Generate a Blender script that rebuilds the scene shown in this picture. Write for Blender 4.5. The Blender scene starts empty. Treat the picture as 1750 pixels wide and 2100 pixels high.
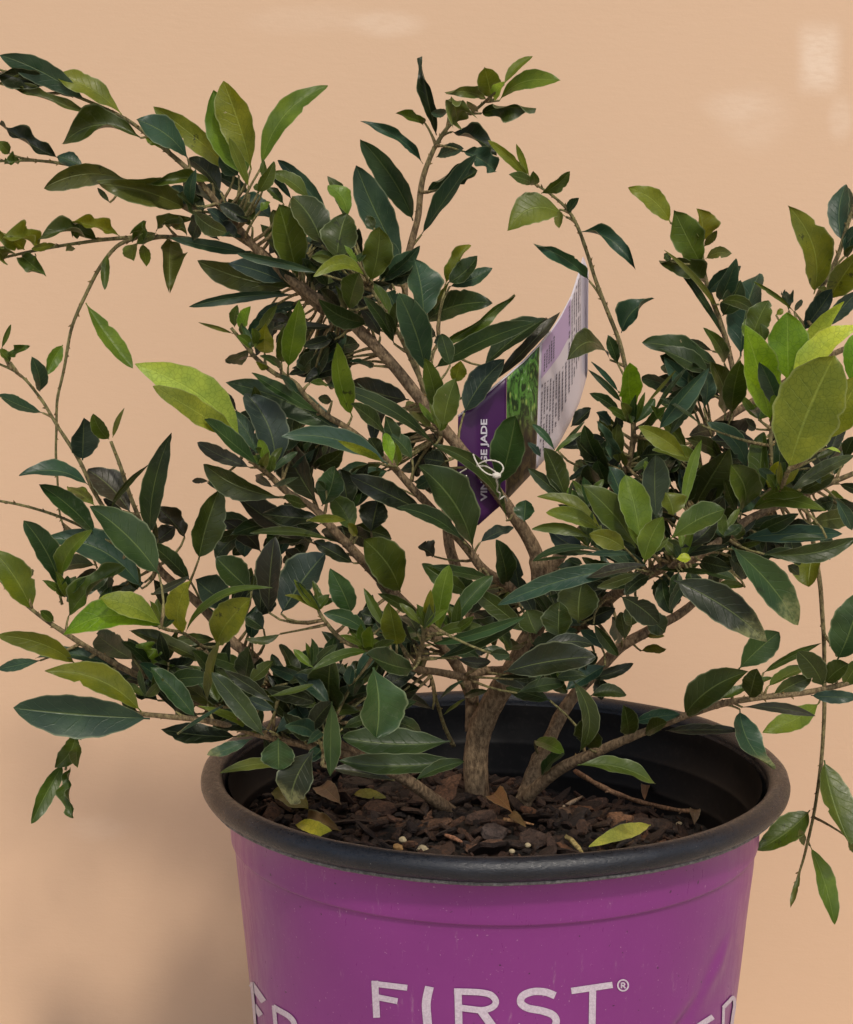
import bpy, bmesh, math, random
from mathutils import Vector, noise
R = random.Random(7)
S = bpy.context.scene
COL = S.collection

# ---------------------------------------------------------------- camera
CAMX, CAMD, CAMH, PITCH, F = -0.03241, 0.90, 0.27054, 0.164146, 3986.86
cam_d = bpy.data.cameras.new("camera"); cam = bpy.data.objects.new("camera", cam_d); COL.objects.link(cam)
cam.location = (CAMX, -CAMD, CAMH)
cam.rotation_euler = (math.pi/2-PITCH, 0, 0)
cam_d.sensor_fit = 'HORIZONTAL'; cam_d.sensor_width = 36; cam_d.lens = F/1750*36
cam_d.clip_start = 0.01; cam_d.clip_end = 100
S.camera = cam
# ---------------------------------------------------------------- light
SUN_DIR = Vector((-0.15, 0.56, -0.70)).normalized()      # direction the light travels
w = bpy.data.worlds.new("World"); S.world = w; w.use_nodes = True
nt = w.node_tree; bg = nt.nodes['Background']
sky = nt.nodes.new('ShaderNodeTexSky'); sky.sky_type = 'NISHITA'; sky.sun_disc = False
to_sun = -SUN_DIR
sky.sun_elevation = math.asin(to_sun.z); sky.sun_rotation = math.atan2(to_sun.x, to_sun.y)
sky.air_density = 1.0; sky.dust_density = 3.0; sky.ozone_density = 1.0
hs = nt.nodes.new('ShaderNodeHueSaturation'); hs.inputs['Saturation'].default_value = 0.55
nt.links.new(sky.outputs[0], hs.inputs['Color']); nt.links.new(hs.outputs[0], bg.inputs[0]); bg.inputs[1].default_value = 0.135
sun_d = bpy.data.lights.new("sun", 'SUN'); sun = bpy.data.objects.new("sun", sun_d); COL.objects.link(sun)
sun_d.energy = 1.55; sun_d.angle = math.radians(4); sun_d.color = (1.0, 0.90, 0.76)
sun.rotation_euler = SUN_DIR.to_track_quat('-Z', 'Y').to_euler(); sun.location = (1, -2, 2)
S.view_settings.view_transform = 'Standard'; S.view_settings.look = 'None'
S.view_settings.exposure = -0.04; S.view_settings.gamma = 1; S.view_settings.use_curve_mapping = False
S.render.engine = 'CYCLES'

# ---------------------------------------------------------------- mapping helpers
cp, sp = math.cos(PITCH), math.sin(PITCH)
CAM = Vector((CAMX, -CAMD, CAMH)); RT = Vector((1, 0, 0)); FW = Vector((0, cp, -sp)); UP = Vector((0, sp, cp))
def ray(U, V): return RT*((U-875)/F) + FW + UP*((1050-V)/F)
def P(U, V, d=0.0):
    r = ray(U, V); return CAM + r*((-d/100+CAMD)/r.y)
def pix(d=0.0): return (CAMD-d/100)/F           # metres per picture unit at depth d
def tag(o, label=None, cat=None, group=None, kind=None):
    if label: o['label'] = label
    if cat: o['category'] = cat
    if group: o['group'] = group
    if kind: o['kind'] = kind
    return o
def empty(name, loc):
    o = bpy.data.objects.new(name, None); COL.objects.link(o); o.location = loc; o.empty_display_size = .02
    return o
class MB:
    def __init__(s): s.v=[]; s.f=[]; s.uv=[]; s.c=[]; s.m=[]
    def add(s, co, uv=(0,0), c=(1,1,1), m=0.0):
        s.v.append(tuple(co)); s.uv.append(uv); s.c.append((c[0],c[1],c[2],1)); s.m.append(m); return len(s.v)-1
    def grid(s, rows, close=False):
        for i in range(len(rows)-1):
            a, b = rows[i], rows[i+1]; n = len(a)
            for j in range(n if close else n-1):
                k = (j+1) % n
                s.f.append((a[j], a[k], b[k], b[j]))
    def build(s, name, mat, parent=None, smooth=True):
        me = bpy.data.meshes.new(name)
        org = parent.matrix_world.translation if False else (Vector(parent.location) if parent else None)
        # origin at the first vertex average so that each part has a sensible pivot
        n = max(1, len(s.v)); cx = Vector((sum(v[0] for v in s.v)/n, sum(v[1] for v in s.v)/n, min(v[2] for v in s.v)))
        me.from_pydata([(v[0]-cx.x, v[1]-cx.y, v[2]-cx.z) for v in s.v], [], s.f)
        uvl = me.uv_layers.new(name="UVMap")
        me.attributes.new("lc", 'FLOAT_COLOR', 'POINT'); me.attributes.new("lm", 'FLOAT', 'POINT')
        me.attributes["lc"].data.foreach_set("color", [x for c in s.c for x in c]); me.attributes["lm"].data.foreach_set("value", s.m)
        me.uv_layers["UVMap"].data.foreach_set("uv", [x for l in me.loops for x in s.uv[l.vertex_index]])
        if smooth: me.polygons.foreach_set("use_smooth", [True]*len(me.polygons))
        me.materials.append(mat)
        o = bpy.data.objects.new(name, me); COL.objects.link(o); o.location = cx
        if parent:
            par = parent; off = Vector((0,0,0))
            while par: off += Vector(par.location); par = par.parent
            o.parent = parent; o.location = cx-off
        return o

# ---------------------------------------------------------------- materials
def newmat(name):
    m = bpy.data.materials.new(name); m.use_nodes = True
    nt = m.node_tree; b = nt.nodes['Principled BSDF']; return m, nt, b
def N(nt, t, **k):
    n = nt.nodes.new('ShaderNode'+t)
    for a, v in k.items(): setattr(n, a, v)
    return n
def math_(nt, op, a, b=None, c=None, clamp=False):
    n = nt.nodes.new('ShaderNodeMath'); n.operation = op; n.use_clamp = clamp
    for i, x in enumerate((a, b, c)):
        if x is None: continue
        if isinstance(x, (int, float)): n.inputs[i].default_value = x
        else: nt.links.new(x, n.inputs[i])
    return n.outputs[0]
def mixc(nt, fac, a, b, mode='MIX'):
    n = nt.nodes.new('ShaderNodeMix'); n.data_type = 'RGBA'; n.blend_type = mode
    for idx, x in ((0, fac), (6, a), (7, b)):
        if isinstance(x, (int, float)): n.inputs[idx].default_value = x
        elif isinstance(x, tuple): n.inputs[idx].default_value = (x[0], x[1], x[2], 1)
        else: nt.links.new(x, n.inputs[idx])
    return n.outputs[2]
def noi(nt, scale, detail=4, rough=.5, vec=None, dist=0):
    n = N(nt, 'TexNoise'); n.inputs['Scale'].default_value = scale; n.inputs['Detail'].default_value = detail
    n.inputs['Roughness'].default_value = rough; n.inputs['Distortion'].default_value = dist
    if vec is not None: nt.links.new(vec, n.inputs['Vector'])
    return n.outputs['Fac']
def ramp(nt, x, lo, hi, a=0.0, b=1.0):
    n = N(nt, 'MapRange'); n.interpolation_type = 'SMOOTHSTEP'
    nt.links.new(x, n.inputs[0]); n.inputs[1].default_value = lo; n.inputs[2].default_value = hi
    n.inputs[3].default_value = a; n.inputs[4].default_value = b
    return n.outputs[0]
def bump(nt, h, strength, dist, b):
    n = N(nt, 'Bump'); n.inputs['Strength'].default_value = strength; n.inputs['Distance'].default_value = dist
    nt.links.new(h, n.inputs['Height']); nt.links.new(n.outputs[0], b.inputs['Normal']); return n
def obpos(nt):
    g = N(nt, 'NewGeometry'); return g.outputs['Position']

def leaf_material():
    m, nt, b = newmat("leaf")
    col = N(nt, 'Attribute', attribute_name='lc').outputs['Color']
    mot = N(nt, 'Attribute', attribute_name='lm').outputs['Fac']
    uv = N(nt, 'UVMap').outputs[0]
    sep = N(nt, 'SeparateXYZ'); nt.links.new(uv, sep.inputs[0])
    u, v = sep.outputs[0], sep.outputs[1]
    av = math_(nt, 'ABSOLUTE', v)
    pos = obpos(nt)
    n1 = noi(nt, 60, 3, .5, pos); n2 = noi(nt, 420, 3, .6, pos); n3 = noi(nt, 190, 4, .65, pos)
    # veins
    warp = math_(nt, 'MULTIPLY', n1, .22)
    ph = math_(nt, 'MULTIPLY', math_(nt, 'SUBTRACT', math_(nt, 'ADD', u, warp), math_(nt, 'MULTIPLY', av, .17)), 9.0)
    fr = math_(nt, 'ABSOLUTE', math_(nt, 'SUBTRACT', math_(nt, 'FRACT', ph), .5))
    lat = ramp(nt, fr, .0, .07, 1, 0)
    lat = math_(nt, 'MULTIPLY', lat, ramp(nt, av, .55, .95, 1, 0))
    mid = ramp(nt, av, .018, .06, 1, 0)
    vor = N(nt, 'TexVoronoi', feature='DISTANCE_TO_EDGE'); vor.inputs['Scale'].default_value = 430
    nt.links.new(pos, vor.inputs['Vector'])
    ret = ramp(nt, vor.outputs['Distance'], 0, .10, 1, 0)
    # light / dark flecks of the blade
    c = mixc(nt, ramp(nt, n1, .35, .7), mixc(nt, 1.0, col, (.72, .78, .80), 'MULTIPLY'), mixc(nt, 1.0, col, (1.25, 1.2, 1.05), 'MULTIPLY'))
    c = mixc(nt, math_(nt, 'MULTIPLY', lat, .17), c, mixc(nt, .5, mixc(nt, 1.0, c, (1.7, 1.8, 1.5), 'MULTIPLY'), (.12, .17, .08)))
    lum = N(nt, 'RGBToBW'); nt.links.new(col, lum.inputs[0])
    young = ramp(nt, lum.outputs[0], .06, .22)
    c = mixc(nt, math_(nt, 'MULTIPLY', ret, math_(nt, 'MULTIPLY', young, .42)), c, mixc(nt, 1.0, c, (.42, .5, .4), 'MULTIPLY'))
    c = mixc(nt, math_(nt, 'MULTIPLY', mid, .62), c, mixc(nt, .5, mixc(nt, 1.0, c, (2, 2, 1.6), 'MULTIPLY'), (.20, .25, .09)))
    edge = ramp(nt, av, .90, .985)
    c = mixc(nt, math_(nt, 'MULTIPLY', edge, .46), c, mixc(nt, .6, c, (.40, .46, .27)))
    # old, spotted and dusty leaves
    spots = math_(nt, 'MULTIPLY', ramp(nt, n3, .60, .68), ramp(nt, mot, .25, .8), clamp=True)
    c = mixc(nt, math_(nt, 'MULTIPLY', spots, .75), c, (.012, .015, .006))
    tip = math_(nt, 'MULTIPLY', ramp(nt, math_(nt, 'ADD', u, math_(nt, 'MULTIPLY', n3, .35)), .84, 1.02), ramp(nt, mot, 1.2, 1.8), clamp=True)
    c = mixc(nt, math_(nt, 'MULTIPLY', math_(nt, 'MULTIPLY', tip, ramp(nt, n2, .35, .6, .35, 1)), .6), c, (.27, .28, .12))
    n4 = noi(nt, 25, 2, .5, pos)
    dust = math_(nt, 'MULTIPLY', ramp(nt, n2, .52, .75), ramp(nt, n4, .5, .75, .0, .20))
    c = mixc(nt, dust, c, (.24, .27, .20))
    hole = ramp(nt, n3, .735, .75)
    c = mixc(nt, math_(nt, 'MULTIPLY', hole, .6), c, (.35, .30, .18))
    nt.links.new(c, b.inputs['Base Color'])
    b.inputs['Roughness'].default_value = .42
    nt.links.new(ramp(nt, n2, .2, .8, .30, .50), b.inputs['Roughness'])
    b.inputs['Specular IOR Level'].default_value = .33
    h = math_(nt, 'ADD', math_(nt, 'MULTIPLY', n2, .35), math_(nt, 'SUBTRACT', math_(nt, 'MULTIPLY', n3, .5), math_(nt, 'ADD', math_(nt, 'MULTIPLY', lat, .35), math_(nt, 'MULTIPLY', mid, .8))))
    bump(nt, h, .55, .0006, b)
    tr = N(nt, 'BsdfTranslucent'); nt.links.new(mixc(nt, 1.0, c, (1.5, 1.5, .6), 'MULTIPLY'), tr.inputs[0])
    mx = N(nt, 'MixShader'); nt.links.new(ramp(nt, lum.outputs[0], .03, .25, .08, .38), mx.inputs[0])
    nt.links.new(b.outputs[0], mx.inputs[1]); nt.links.new(tr.outputs[0], mx.inputs[2])
    nt.links.new(mx.outputs[0], nt.nodes['Material Output'].inputs[0])
    return m
def bark_material():
    m, nt, b = newmat("twig_bark")
    col = N(nt, 'Attribute', attribute_name='lc').outputs['Color']
    pos = obpos(nt)
    mp = N(nt, 'Mapping'); mp.inputs['Scale'].default_value = (1, 1, .45); nt.links.new(pos, mp.inputs[0])
    a = noi(nt, 650, 6, .7, mp.outputs[0]); c2 = noi(nt, 120, 4, .6, mp.outputs[0]); c3 = noi(nt, 1500, 3, .6, pos)
    c = mixc(nt, ramp(nt, a, .35, .65), mixc(nt, 1.0, col, (.38, .34, .30), 'MULTIPLY'), mixc(nt, 1.0, col, (1.3, 1.3, 1.25), 'MULTIPLY'))
    c = mixc(nt, ramp(nt, c2, .5, .75, 0, .6), c, mixc(nt, 1.0, col, (.6, .52, .42), 'MULTIPLY'))
    c = mixc(nt, ramp(nt, c3, .62, .75, 0, .5), c, (.42, .36, .26))
    nt.links.new(c, b.inputs['Base Color']); b.inputs['Roughness'].default_value = .8
    bump(nt, math_(nt, 'ADD', a, math_(nt, 'MULTIPLY', c2, 1.3)), .9, .0014, b)
    return m
M_LEAF = leaf_material(); M_BARK = bark_material()

def wall_material():
    m, nt, b = newmat("painted_wall")
    pos = obpos(nt)
    big = noi(nt, 2.2, 3, .5, pos); mp = N(nt, 'Mapping'); mp.inputs['Scale'].default_value = (9, 1, 34); nt.links.new(pos, mp.inputs[0])
    fib = noi(nt, 14, 5, .6, mp.outputs[0]); fine = noi(nt, 700, 3, .6, pos)
    c = mixc(nt, ramp(nt, big, .3, .7), (.645, .445, .298), (.688, .474, .318))
    c = mixc(nt, math_(nt, 'MULTIPLY', ramp(nt, fib, .35, .7), .06), c, (.74, .54, .38))
    # pale patches painted into the colour; upper right ones imitate semigloss reflections
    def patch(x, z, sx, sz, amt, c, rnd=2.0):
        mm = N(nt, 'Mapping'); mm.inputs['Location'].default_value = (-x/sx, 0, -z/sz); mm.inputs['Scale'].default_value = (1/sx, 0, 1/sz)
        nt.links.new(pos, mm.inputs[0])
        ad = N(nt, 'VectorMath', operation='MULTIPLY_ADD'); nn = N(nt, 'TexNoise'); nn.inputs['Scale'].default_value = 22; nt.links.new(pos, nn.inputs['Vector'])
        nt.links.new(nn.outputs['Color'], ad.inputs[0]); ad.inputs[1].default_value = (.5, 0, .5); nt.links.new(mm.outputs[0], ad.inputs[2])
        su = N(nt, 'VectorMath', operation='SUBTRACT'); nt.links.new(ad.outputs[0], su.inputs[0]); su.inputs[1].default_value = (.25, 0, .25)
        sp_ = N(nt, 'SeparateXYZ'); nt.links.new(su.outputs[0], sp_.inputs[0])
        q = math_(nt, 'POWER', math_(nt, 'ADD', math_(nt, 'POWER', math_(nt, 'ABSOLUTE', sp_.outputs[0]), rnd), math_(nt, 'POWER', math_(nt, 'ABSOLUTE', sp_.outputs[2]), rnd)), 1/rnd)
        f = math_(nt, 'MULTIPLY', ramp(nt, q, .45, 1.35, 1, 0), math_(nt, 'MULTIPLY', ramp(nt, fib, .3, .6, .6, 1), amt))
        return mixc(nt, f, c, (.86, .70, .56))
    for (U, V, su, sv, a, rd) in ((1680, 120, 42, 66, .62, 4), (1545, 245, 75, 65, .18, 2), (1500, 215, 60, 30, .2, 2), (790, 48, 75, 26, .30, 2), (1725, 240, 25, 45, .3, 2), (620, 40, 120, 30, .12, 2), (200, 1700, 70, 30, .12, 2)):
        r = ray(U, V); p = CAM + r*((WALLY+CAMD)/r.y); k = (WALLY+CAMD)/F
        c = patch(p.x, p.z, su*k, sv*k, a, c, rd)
    nt.links.new(c, b.inputs['Base Color']); b.inputs['Roughness'].default_value = .55
    b.inputs['Specular IOR Level'].default_value = .25
    bump(nt, math_(nt, 'ADD', math_(nt, 'MULTIPLY', fib, .7), math_(nt, 'MULTIPLY', fine, .4)), .14, .001, b)
    return m
WALLY = 0.262

# ---------------------------------------------------------------- setting: ground and wall
ZG = -0.252
mb = MB(); n = 24
rows = [[mb.add((-6+12*i/n, -6+12*j/n, ZG), (i/n, j/n)) for i in range(n+1)] for j in range(n+1)]; mb.grid(rows)
mg, nt, b = newmat("concrete_ground")
pos = obpos(nt); a = noi(nt, 90, 6, .6, pos); a2 = noi(nt, 3, 3, .5, pos)
nt.links.new(mixc(nt, a, (.46, .41, .35), (.60, .54, .46)), b.inputs['Base Color']); b.inputs['Roughness'].default_value = .9
bump(nt, a, .4, .002, b)
tag(mb.build("ground", mg), kind='structure')
mb = MB()
xs = [-3.2+6.4*i/40 for i in range(41)]; zs = [ZG+3.2*j/24 for j in range(25)]
def wy(x, z): return WALLY + .0016*noise.noise(Vector((x*3, 1, z*2.3)))
rows = [[mb.add((x, wy(x, z), z), (x, z)) for x in xs] for z in zs]; mb.grid(rows)
# real thickness: back, top and two sides
back = [mb.add((x, WALLY+.12, z)) for (x, z) in ((-3.2, ZG), (3.2, ZG), (3.2, ZG+3.2), (-3.2, ZG+3.2))]
mb.f.append((back[3], back[2], back[1], back[0]))
mb.f.append((rows[-1][0], *rows[-1][1:], back[2], back[3]))
mb.f.append((back[0], back[3], *[r[0] for r in rows][::-1])); mb.f.append((back[2], back[1], *[r[-1] for r in rows]))
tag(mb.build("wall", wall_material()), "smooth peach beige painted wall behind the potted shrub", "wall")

# ---------------------------------------------------------------- pot
PROF = [(.1300, -.0085), (.1298, -.0100), (.1296, -.0112), (.1280, -.0118), (.1276, -.0140), (.1274, -.0165), (.1267, -.0178),
        (.1263, -.0300), (.1262, -.0326), (.1260, -.0333), (.1246, -.0337), (.1244, -.0344), (.1242, -.0400)]
def rad_out(z):
    if z > PROF[-1][1]:
        for (r0, z0), (r1, z1) in zip(PROF, PROF[1:]):
            if z1 <= z <= z0: return r0+(r1-r0)*((z0-z)/(z0-z1) if z0 != z1 else 0)
        return PROF[0][0]
    return .1242 - (-.0400-z)*0.088
def dent(th, z):
    # creases pressed into the thin plastic wall
    x = math.degrees(th); d = 0
    def crease(x0, z0, x1, z1, w, a):
        dx, dz = (x1-x0)*.0022, z1-z0; L2 = dx*dx+dz*dz
        px, pz = (x-x0)*.0022, z-z0; t = max(0, min(1, (px*dx+pz*dz)/L2)); qx, qz = px-dx*t, pz-dz*t
        s = (qx*dz-qz*dx)/math.sqrt(L2); q = math.hypot(qx, qz)
        return a*math.exp(-(q/w)**2)*(.275+.725*math.tanh(s/.0035))*math.sin(math.pi*min(1, max(.05, t)))
    d += crease(18, -.128, 55, -.072, .011, -.0034)
    d += crease(2, -.115, 28, -.100, .008, .0020)
    d += crease(-14, -.140, 14, -.118, .007, .0016)
    d += crease(40, -.100, 60, -.060, .009, .0024)
    d += .0009*noise.noise(Vector((x*.035, z*22, 0)))
    return d*min(1, max(0, (-z-.034)/.012))
def pot_pt(th, r, z):      # th: 0 faces the camera, positive to the right
    return Vector((math.sin(th)*r, -math.cos(th)*r, z))
pot = empty("plant_pot", (0, 0, ZG))
tag(pot, "purple plastic nursery pot with black rim and white lettering", "pot")
mpur, nt, b = newmat("purple_plastic")
pos = obpos(nt); a = noi(nt, 9, 4, .55, pos); s1 = noi(nt, 380, 2, .5, pos); s2 = noi(nt, 900, 2, .5, pos)
c = mixc(nt, ramp(nt, a, .3, .7), (.192, .024, .180), (.225, .030, .210))
c = mixc(nt, ramp(nt, s1, .735, .76, 0, .85), c, (.030, .012, .024))
c = mixc(nt, ramp(nt, s2, .70, .76, 0, .5), c, (.50, .32, .42))
mp = N(nt, 'Mapping'); mp.inputs['Scale'].default_value = (1, 1, .22); mp.inputs['Rotation'].default_value = (.5, .6, .2); nt.links.new(pos, mp.inputs[0])
sc = noi(nt, 240, 5, .75, mp.outputs[0])
c = mixc(nt, ramp(nt, sc, .60, .78, 0, .26), c, (.55, .42, .46))
nt.links.new(c, b.inputs['Base Color']); nt.links.new(ramp(nt, sc, .3, .7, .27, .42), b.inputs['Roughness'])
bump(nt, math_(nt, 'ADD', s2, math_(nt, 'MULTIPLY', sc, 1.5)), .06, .0004, b)
mblk, nt, b = newmat("black_plastic")
pos = obpos(nt)
mp = N(nt, 'Mapping'); mp.inputs['Scale'].default_value = (1, 1, 3); nt.links.new(pos, mp.inputs[0])
a = noi(nt, 60, 6, .7, mp.outputs[0]); s1 = noi(nt, 420, 4, .75, mp.outputs[0]); s2 = noi(nt, 900, 2, .5, pos)
c = mixc(nt, ramp(nt, a, .4, .75), (.004, .006, .011), (.011, .014, .022))
c = mixc(nt, ramp(nt, s1, .60, .78, 0, .22), c, (.16, .16, .18))
c = mixc(nt, ramp(nt, s2, .75, .78, 0, .8), c, (.45, .42, .38))
nt.links.new(c, b.inputs['Base Color']); nt.links.new(ramp(nt, s1, .3, .75, .24, .50), b.inputs['Roughness'])
bump(nt, math_(nt, 'ADD', s1, math_(nt, 'MULTIPLY', a, .6)), .30, .0010, b)
mb = MB(); NTH = 420; zz = [z for r, z in PROF[2:]] + [-.040-.205*i/150 for i in range(1, 151)]
rows = []
for z in zz:
    rows.append([mb.add(pot_pt(2*math.pi*i/NTH, rad_out(z)+dent(((2*math.pi*i/NTH+math.pi) % (2*math.pi))-math.pi, z), z), (i/NTH, z)) for i in range(NTH)])
mb.grid(rows, True)
mb.f.append(tuple(rows[-1])[::-1])
mb.build("body", mpur, pot)
# rim: rolled lip with a thin skirt
mb = MB(); sec = []
for k in range(15):
    a = math.radians(-200+ (270+0)*k/14)
    sec.append((.1345+.0056*math.cos(-a), -.0056+.0056*math.sin(-a)))
sec = []
for k in range(17):
    a = math.radians(190-245*k/16)            # from the inner side over the top to the outside
    sec.append((.1347+.0053*math.cos(a), -.0053+.0053*math.sin(a)))
sec += [(.1372, -.0098), (.1366, -.0103), (.1369, -.0112), (.1362, -.0119), (.1330, -.0121), (.1290, -.0123), (.1272, -.0140)]
flange = sec[-6:-2]; sec = sec[:-6]+[flange[0]]
sec = [(.1262, -.0140), (.1278, -.0085)] + sec
rows = [[mb.add(pot_pt(2*math.pi*i/NTH, r+.0003*noise.noise(Vector((i*.12, r*90, 0))), z+.0006*noise.noise(Vector((i*.03, 5, 0)))), (i/NTH, 0)) for i in range(NTH)] for r, z in sec]
mb.grid(rows, True); rim = mb.build("rim", mblk, pot)
mfl, nt, b = newmat("scuffed_edge"); pos = obpos(nt); a = noi(nt, 500, 5, .75, pos)
nt.links.new(mixc(nt, ramp(nt, a, .35, .7), (.05, .05, .052), (.20, .195, .19)), b.inputs['Base Color']); b.inputs['Roughness'].default_value = .6; bump(nt, a, .5, .0008, b)
mb = MB(); rows = [[mb.add(pot_pt(2*math.pi*i/NTH, r+.0004*noise.noise(Vector((i*.4, r*90, 0))), z+.0006*noise.noise(Vector((i*.03, 5, 0))))) for i in range(NTH)] for r, z in [(flange[0][0]-.0001, flange[0][1])]+flange[1:]+[(.1285, -.0123)]]
mb.grid(rows, True); mb.build("rim_edge", mfl, pot)
# inner wall with two stepped ledges
mb = MB(); inner = [(.1270, -.006), (.1262, -.012), (.1252, -.024), (.1238, -.0255), (.1232, -.027), (.1228, -.040), (.1213, -.0415), (.1208, -.043), (.1202, -.060), (.1186, -.0615), (.1182, -.063), (.1150, -.1), (.104, -.22), (.0, -.222)]
rows = [[mb.add(pot_pt(2*math.pi*i/NTH, max(r, .001), z)) for i in range(NTH)] for r, z in inner]
m_in, nt, b = newmat("dull_black_plastic")
pos = obpos(nt); a = noi(nt, 300, 4, .7, pos)
nt.links.new(mixc(nt, ramp(nt, a, .5, .8), (.0035, .0032, .0035), (.014, .012, .011)), b.inputs['Base Color']); b.inputs['Roughness'].default_value = .5; b.inputs['Specular IOR Level'].default_value = .22
mb.grid(rows, True); mb.build("inner_wall", m_in, pot)

# lettering traced on the pot wall
def on_pot(U, V, lift):
    r = ray(U, V); t0, t1 = .70, .93
    def g(t):
        p = CAM+r*t; th = math.atan2(p.x, -p.y)
        return math.hypot(p.x, p.y) - (rad_out(p.z)+dent(th, p.z)+lift)
    t = .62
    while t < 1.0:
        if g(t) <= 0: break
        t += .002
    a, b_ = t-.002, t
    for _ in range(22):
        m = (a+b_)/2
        if g(m) > 0: a = m
        else: b_ = m
    return CAM+r*a
mlet, nt, b = newmat("white_print")
pos = obpos(nt); a = noi(nt, 900, 3, .7, pos)
nt.links.new(mixc(nt, ramp(nt, a, .3, .7), (.46, .38, .46), (.60, .52, .60)), b.inputs['Base Color']); b.inputs['Roughness'].default_value = .6
def cr(pts, n=8):
    out = []
    q = [pts[0]]+list(pts)+[pts[-1]]
    for i in range(1, len(q)-2):
        for k in range(n):
            t = k/n
            out.append(tuple(.5*((2*q[i][j])+(-q[i-1][j]+q[i+1][j])*t+(2*q[i-1][j]-5*q[i][j]+4*q[i+1][j]-q[i+2][j])*t*t+(-q[i-1][j]+3*q[i][j]-3*q[i+1][j]+q[i+2][j])*t**3) for j in range(len(pts[0]))))
    out.append(tuple(pts[-1])); return out
_lift = [0]
def stroke(mb, pts, w, smooth=False):
    """a painted stroke on the pot; w may be a number or (horizontal, vertical) pen size"""
    if smooth: pts = cr(pts, 7)
    dense = []
    for (a, b_) in zip(pts, pts[1:]):
        k = max(1, int(math.dist(a, b_)/4))
        dense += [(a[0]+(b_[0]-a[0])*i/k, a[1]+(b_[1]-a[1])*i/k) for i in range(k)]
    dense.append(tuple(pts[-1])); _lift[0] += 1; lf = .00025+.00004*(_lift[0] % 8)
    rows = []
    for i, p in enumerate(dense):
        a = dense[max(0, i-1)]; b_ = dense[min(len(dense)-1, i+1)]
        dx, dy = b_[0]-a[0], b_[1]-a[1]; L = math.hypot(dx, dy) or 1; nx, ny = -dy/L, dx/L
        wx, wy_ = (w, w) if isinstance(w, (int, float)) else w
        row = []
        for s in (-1, -.5, 0, .5, 1):
            row.append(mb.add(on_pot(p[0]+nx*wx/2*s, p[1]+ny*wy_/2*s, lf)))
        rows.append(row)
    mb.grid(rows)
Z1 = lambda x, y: (476+.28*x, 1960+.28*y)
Z2 = lambda x, y: (910+.36*x, 1925+.36*y)
let = lambda Z, pts: [Z(*p) for p in pts]
L_ = MB()
stroke(L_, let(Z1, [(1046, 185), (1060, 455)]), 14); stroke(L_, let(Z1, [(1024, 205), (1284, 236)]), 12); stroke(L_, let(Z1, [(1062, 305), (1213, 334)]), 12)
L_.build("letter", mlet, pot, False); L_ = MB()
stroke(L_, let(Z1, [(1447, 228), (1424, 340), (1428, 440), (1444, 600)]), (18, 16), True)
L_.build("letter", mlet, pot, False); L_ = MB()
stroke(L_, let(Z2, [(82, 288), (90, 600)]), 15)
stroke(L_, let(Z2, [(60, 302), (150, 304), (215, 308), (270, 322), (298, 358), (280, 390), (225, 408), (150, 402), (92, 394)]), 13, True)
stroke(L_, let(Z2, [(215, 412), (350, 600)]), 17)
L_.build("letter", mlet, pot, False); L_ = MB()
stroke(L_, let(Z2, [(636, 326), (580, 305), (510, 303), (452, 326), (440, 366), (480, 396), (560, 412), (620, 434), (642, 470), (620, 515), (550, 545), (480, 540), (420, 462)][:-1]+[(418, 500)]), 15, True)
L_.build("letter", mlet, pot, False); L_ = MB()
stroke(L_, let(Z2, [(728, 299), (963, 264)]), 13); stroke(L_, let(Z2, [(850, 288), (845, 600)]), 14)
L_.build("letter", mlet, pot, False); L_ = MB()
cx, cy = 1023, 267
stroke(L_, let(Z2, [(cx+30*math.cos(t*math.pi/10), cy+31*math.sin(t*math.pi/10)) for t in range(21)]), 3.2)
stroke(L_, let(Z2, [(1014, 252), (1014, 284)]), 3); stroke(L_, let(Z2, [(1014, 253), (1028, 254), (1033, 261), (1028, 268), (1014, 269)]), 3); stroke(L_, let(Z2, [(1024, 269), (1036, 284)]), 3)
tag(L_.build("trademark_symbol", mlet, pot, False)); L_ = MB()
stroke(L_, let(Z1, [(142, 195), (160, 380), (176, 620)]), (5.5, 8)); stroke(L_, let(Z1, [(140, 205), (232, 338)]), (12, 12)); stroke(L_, let(Z1, [(160, 365), (211, 440)]), (11, 11)); 
L_.build("letter", mlet, pot, False); L_ = MB()
stroke(L_, let(Z1, [(306, 366), (330, 640)]), (8, 8)); stroke(L_, let(Z1, [(300, 375), (355, 408), (410, 440), (450, 485), (468, 560), (450, 620)]), (11, 11), True)
L_.build("letter", mlet, pot, False); L_ = MB()
stroke(L_, let(Z2, [(1536, 446), (1440, 508)]), (13, 11))
L_.build("letter", mlet, pot, False); L_ = MB()
stroke(L_, let(Z2, [(1597, 390), (1592, 560)]), (5.5, 8)); stroke(L_, let(Z2, [(1593, 396), (1625, 362), (1652, 338), (1659, 380), (1650, 440), (1640, 520)]), (6.5, 9), True)
L_.build("letter", mlet, pot, False)

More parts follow.
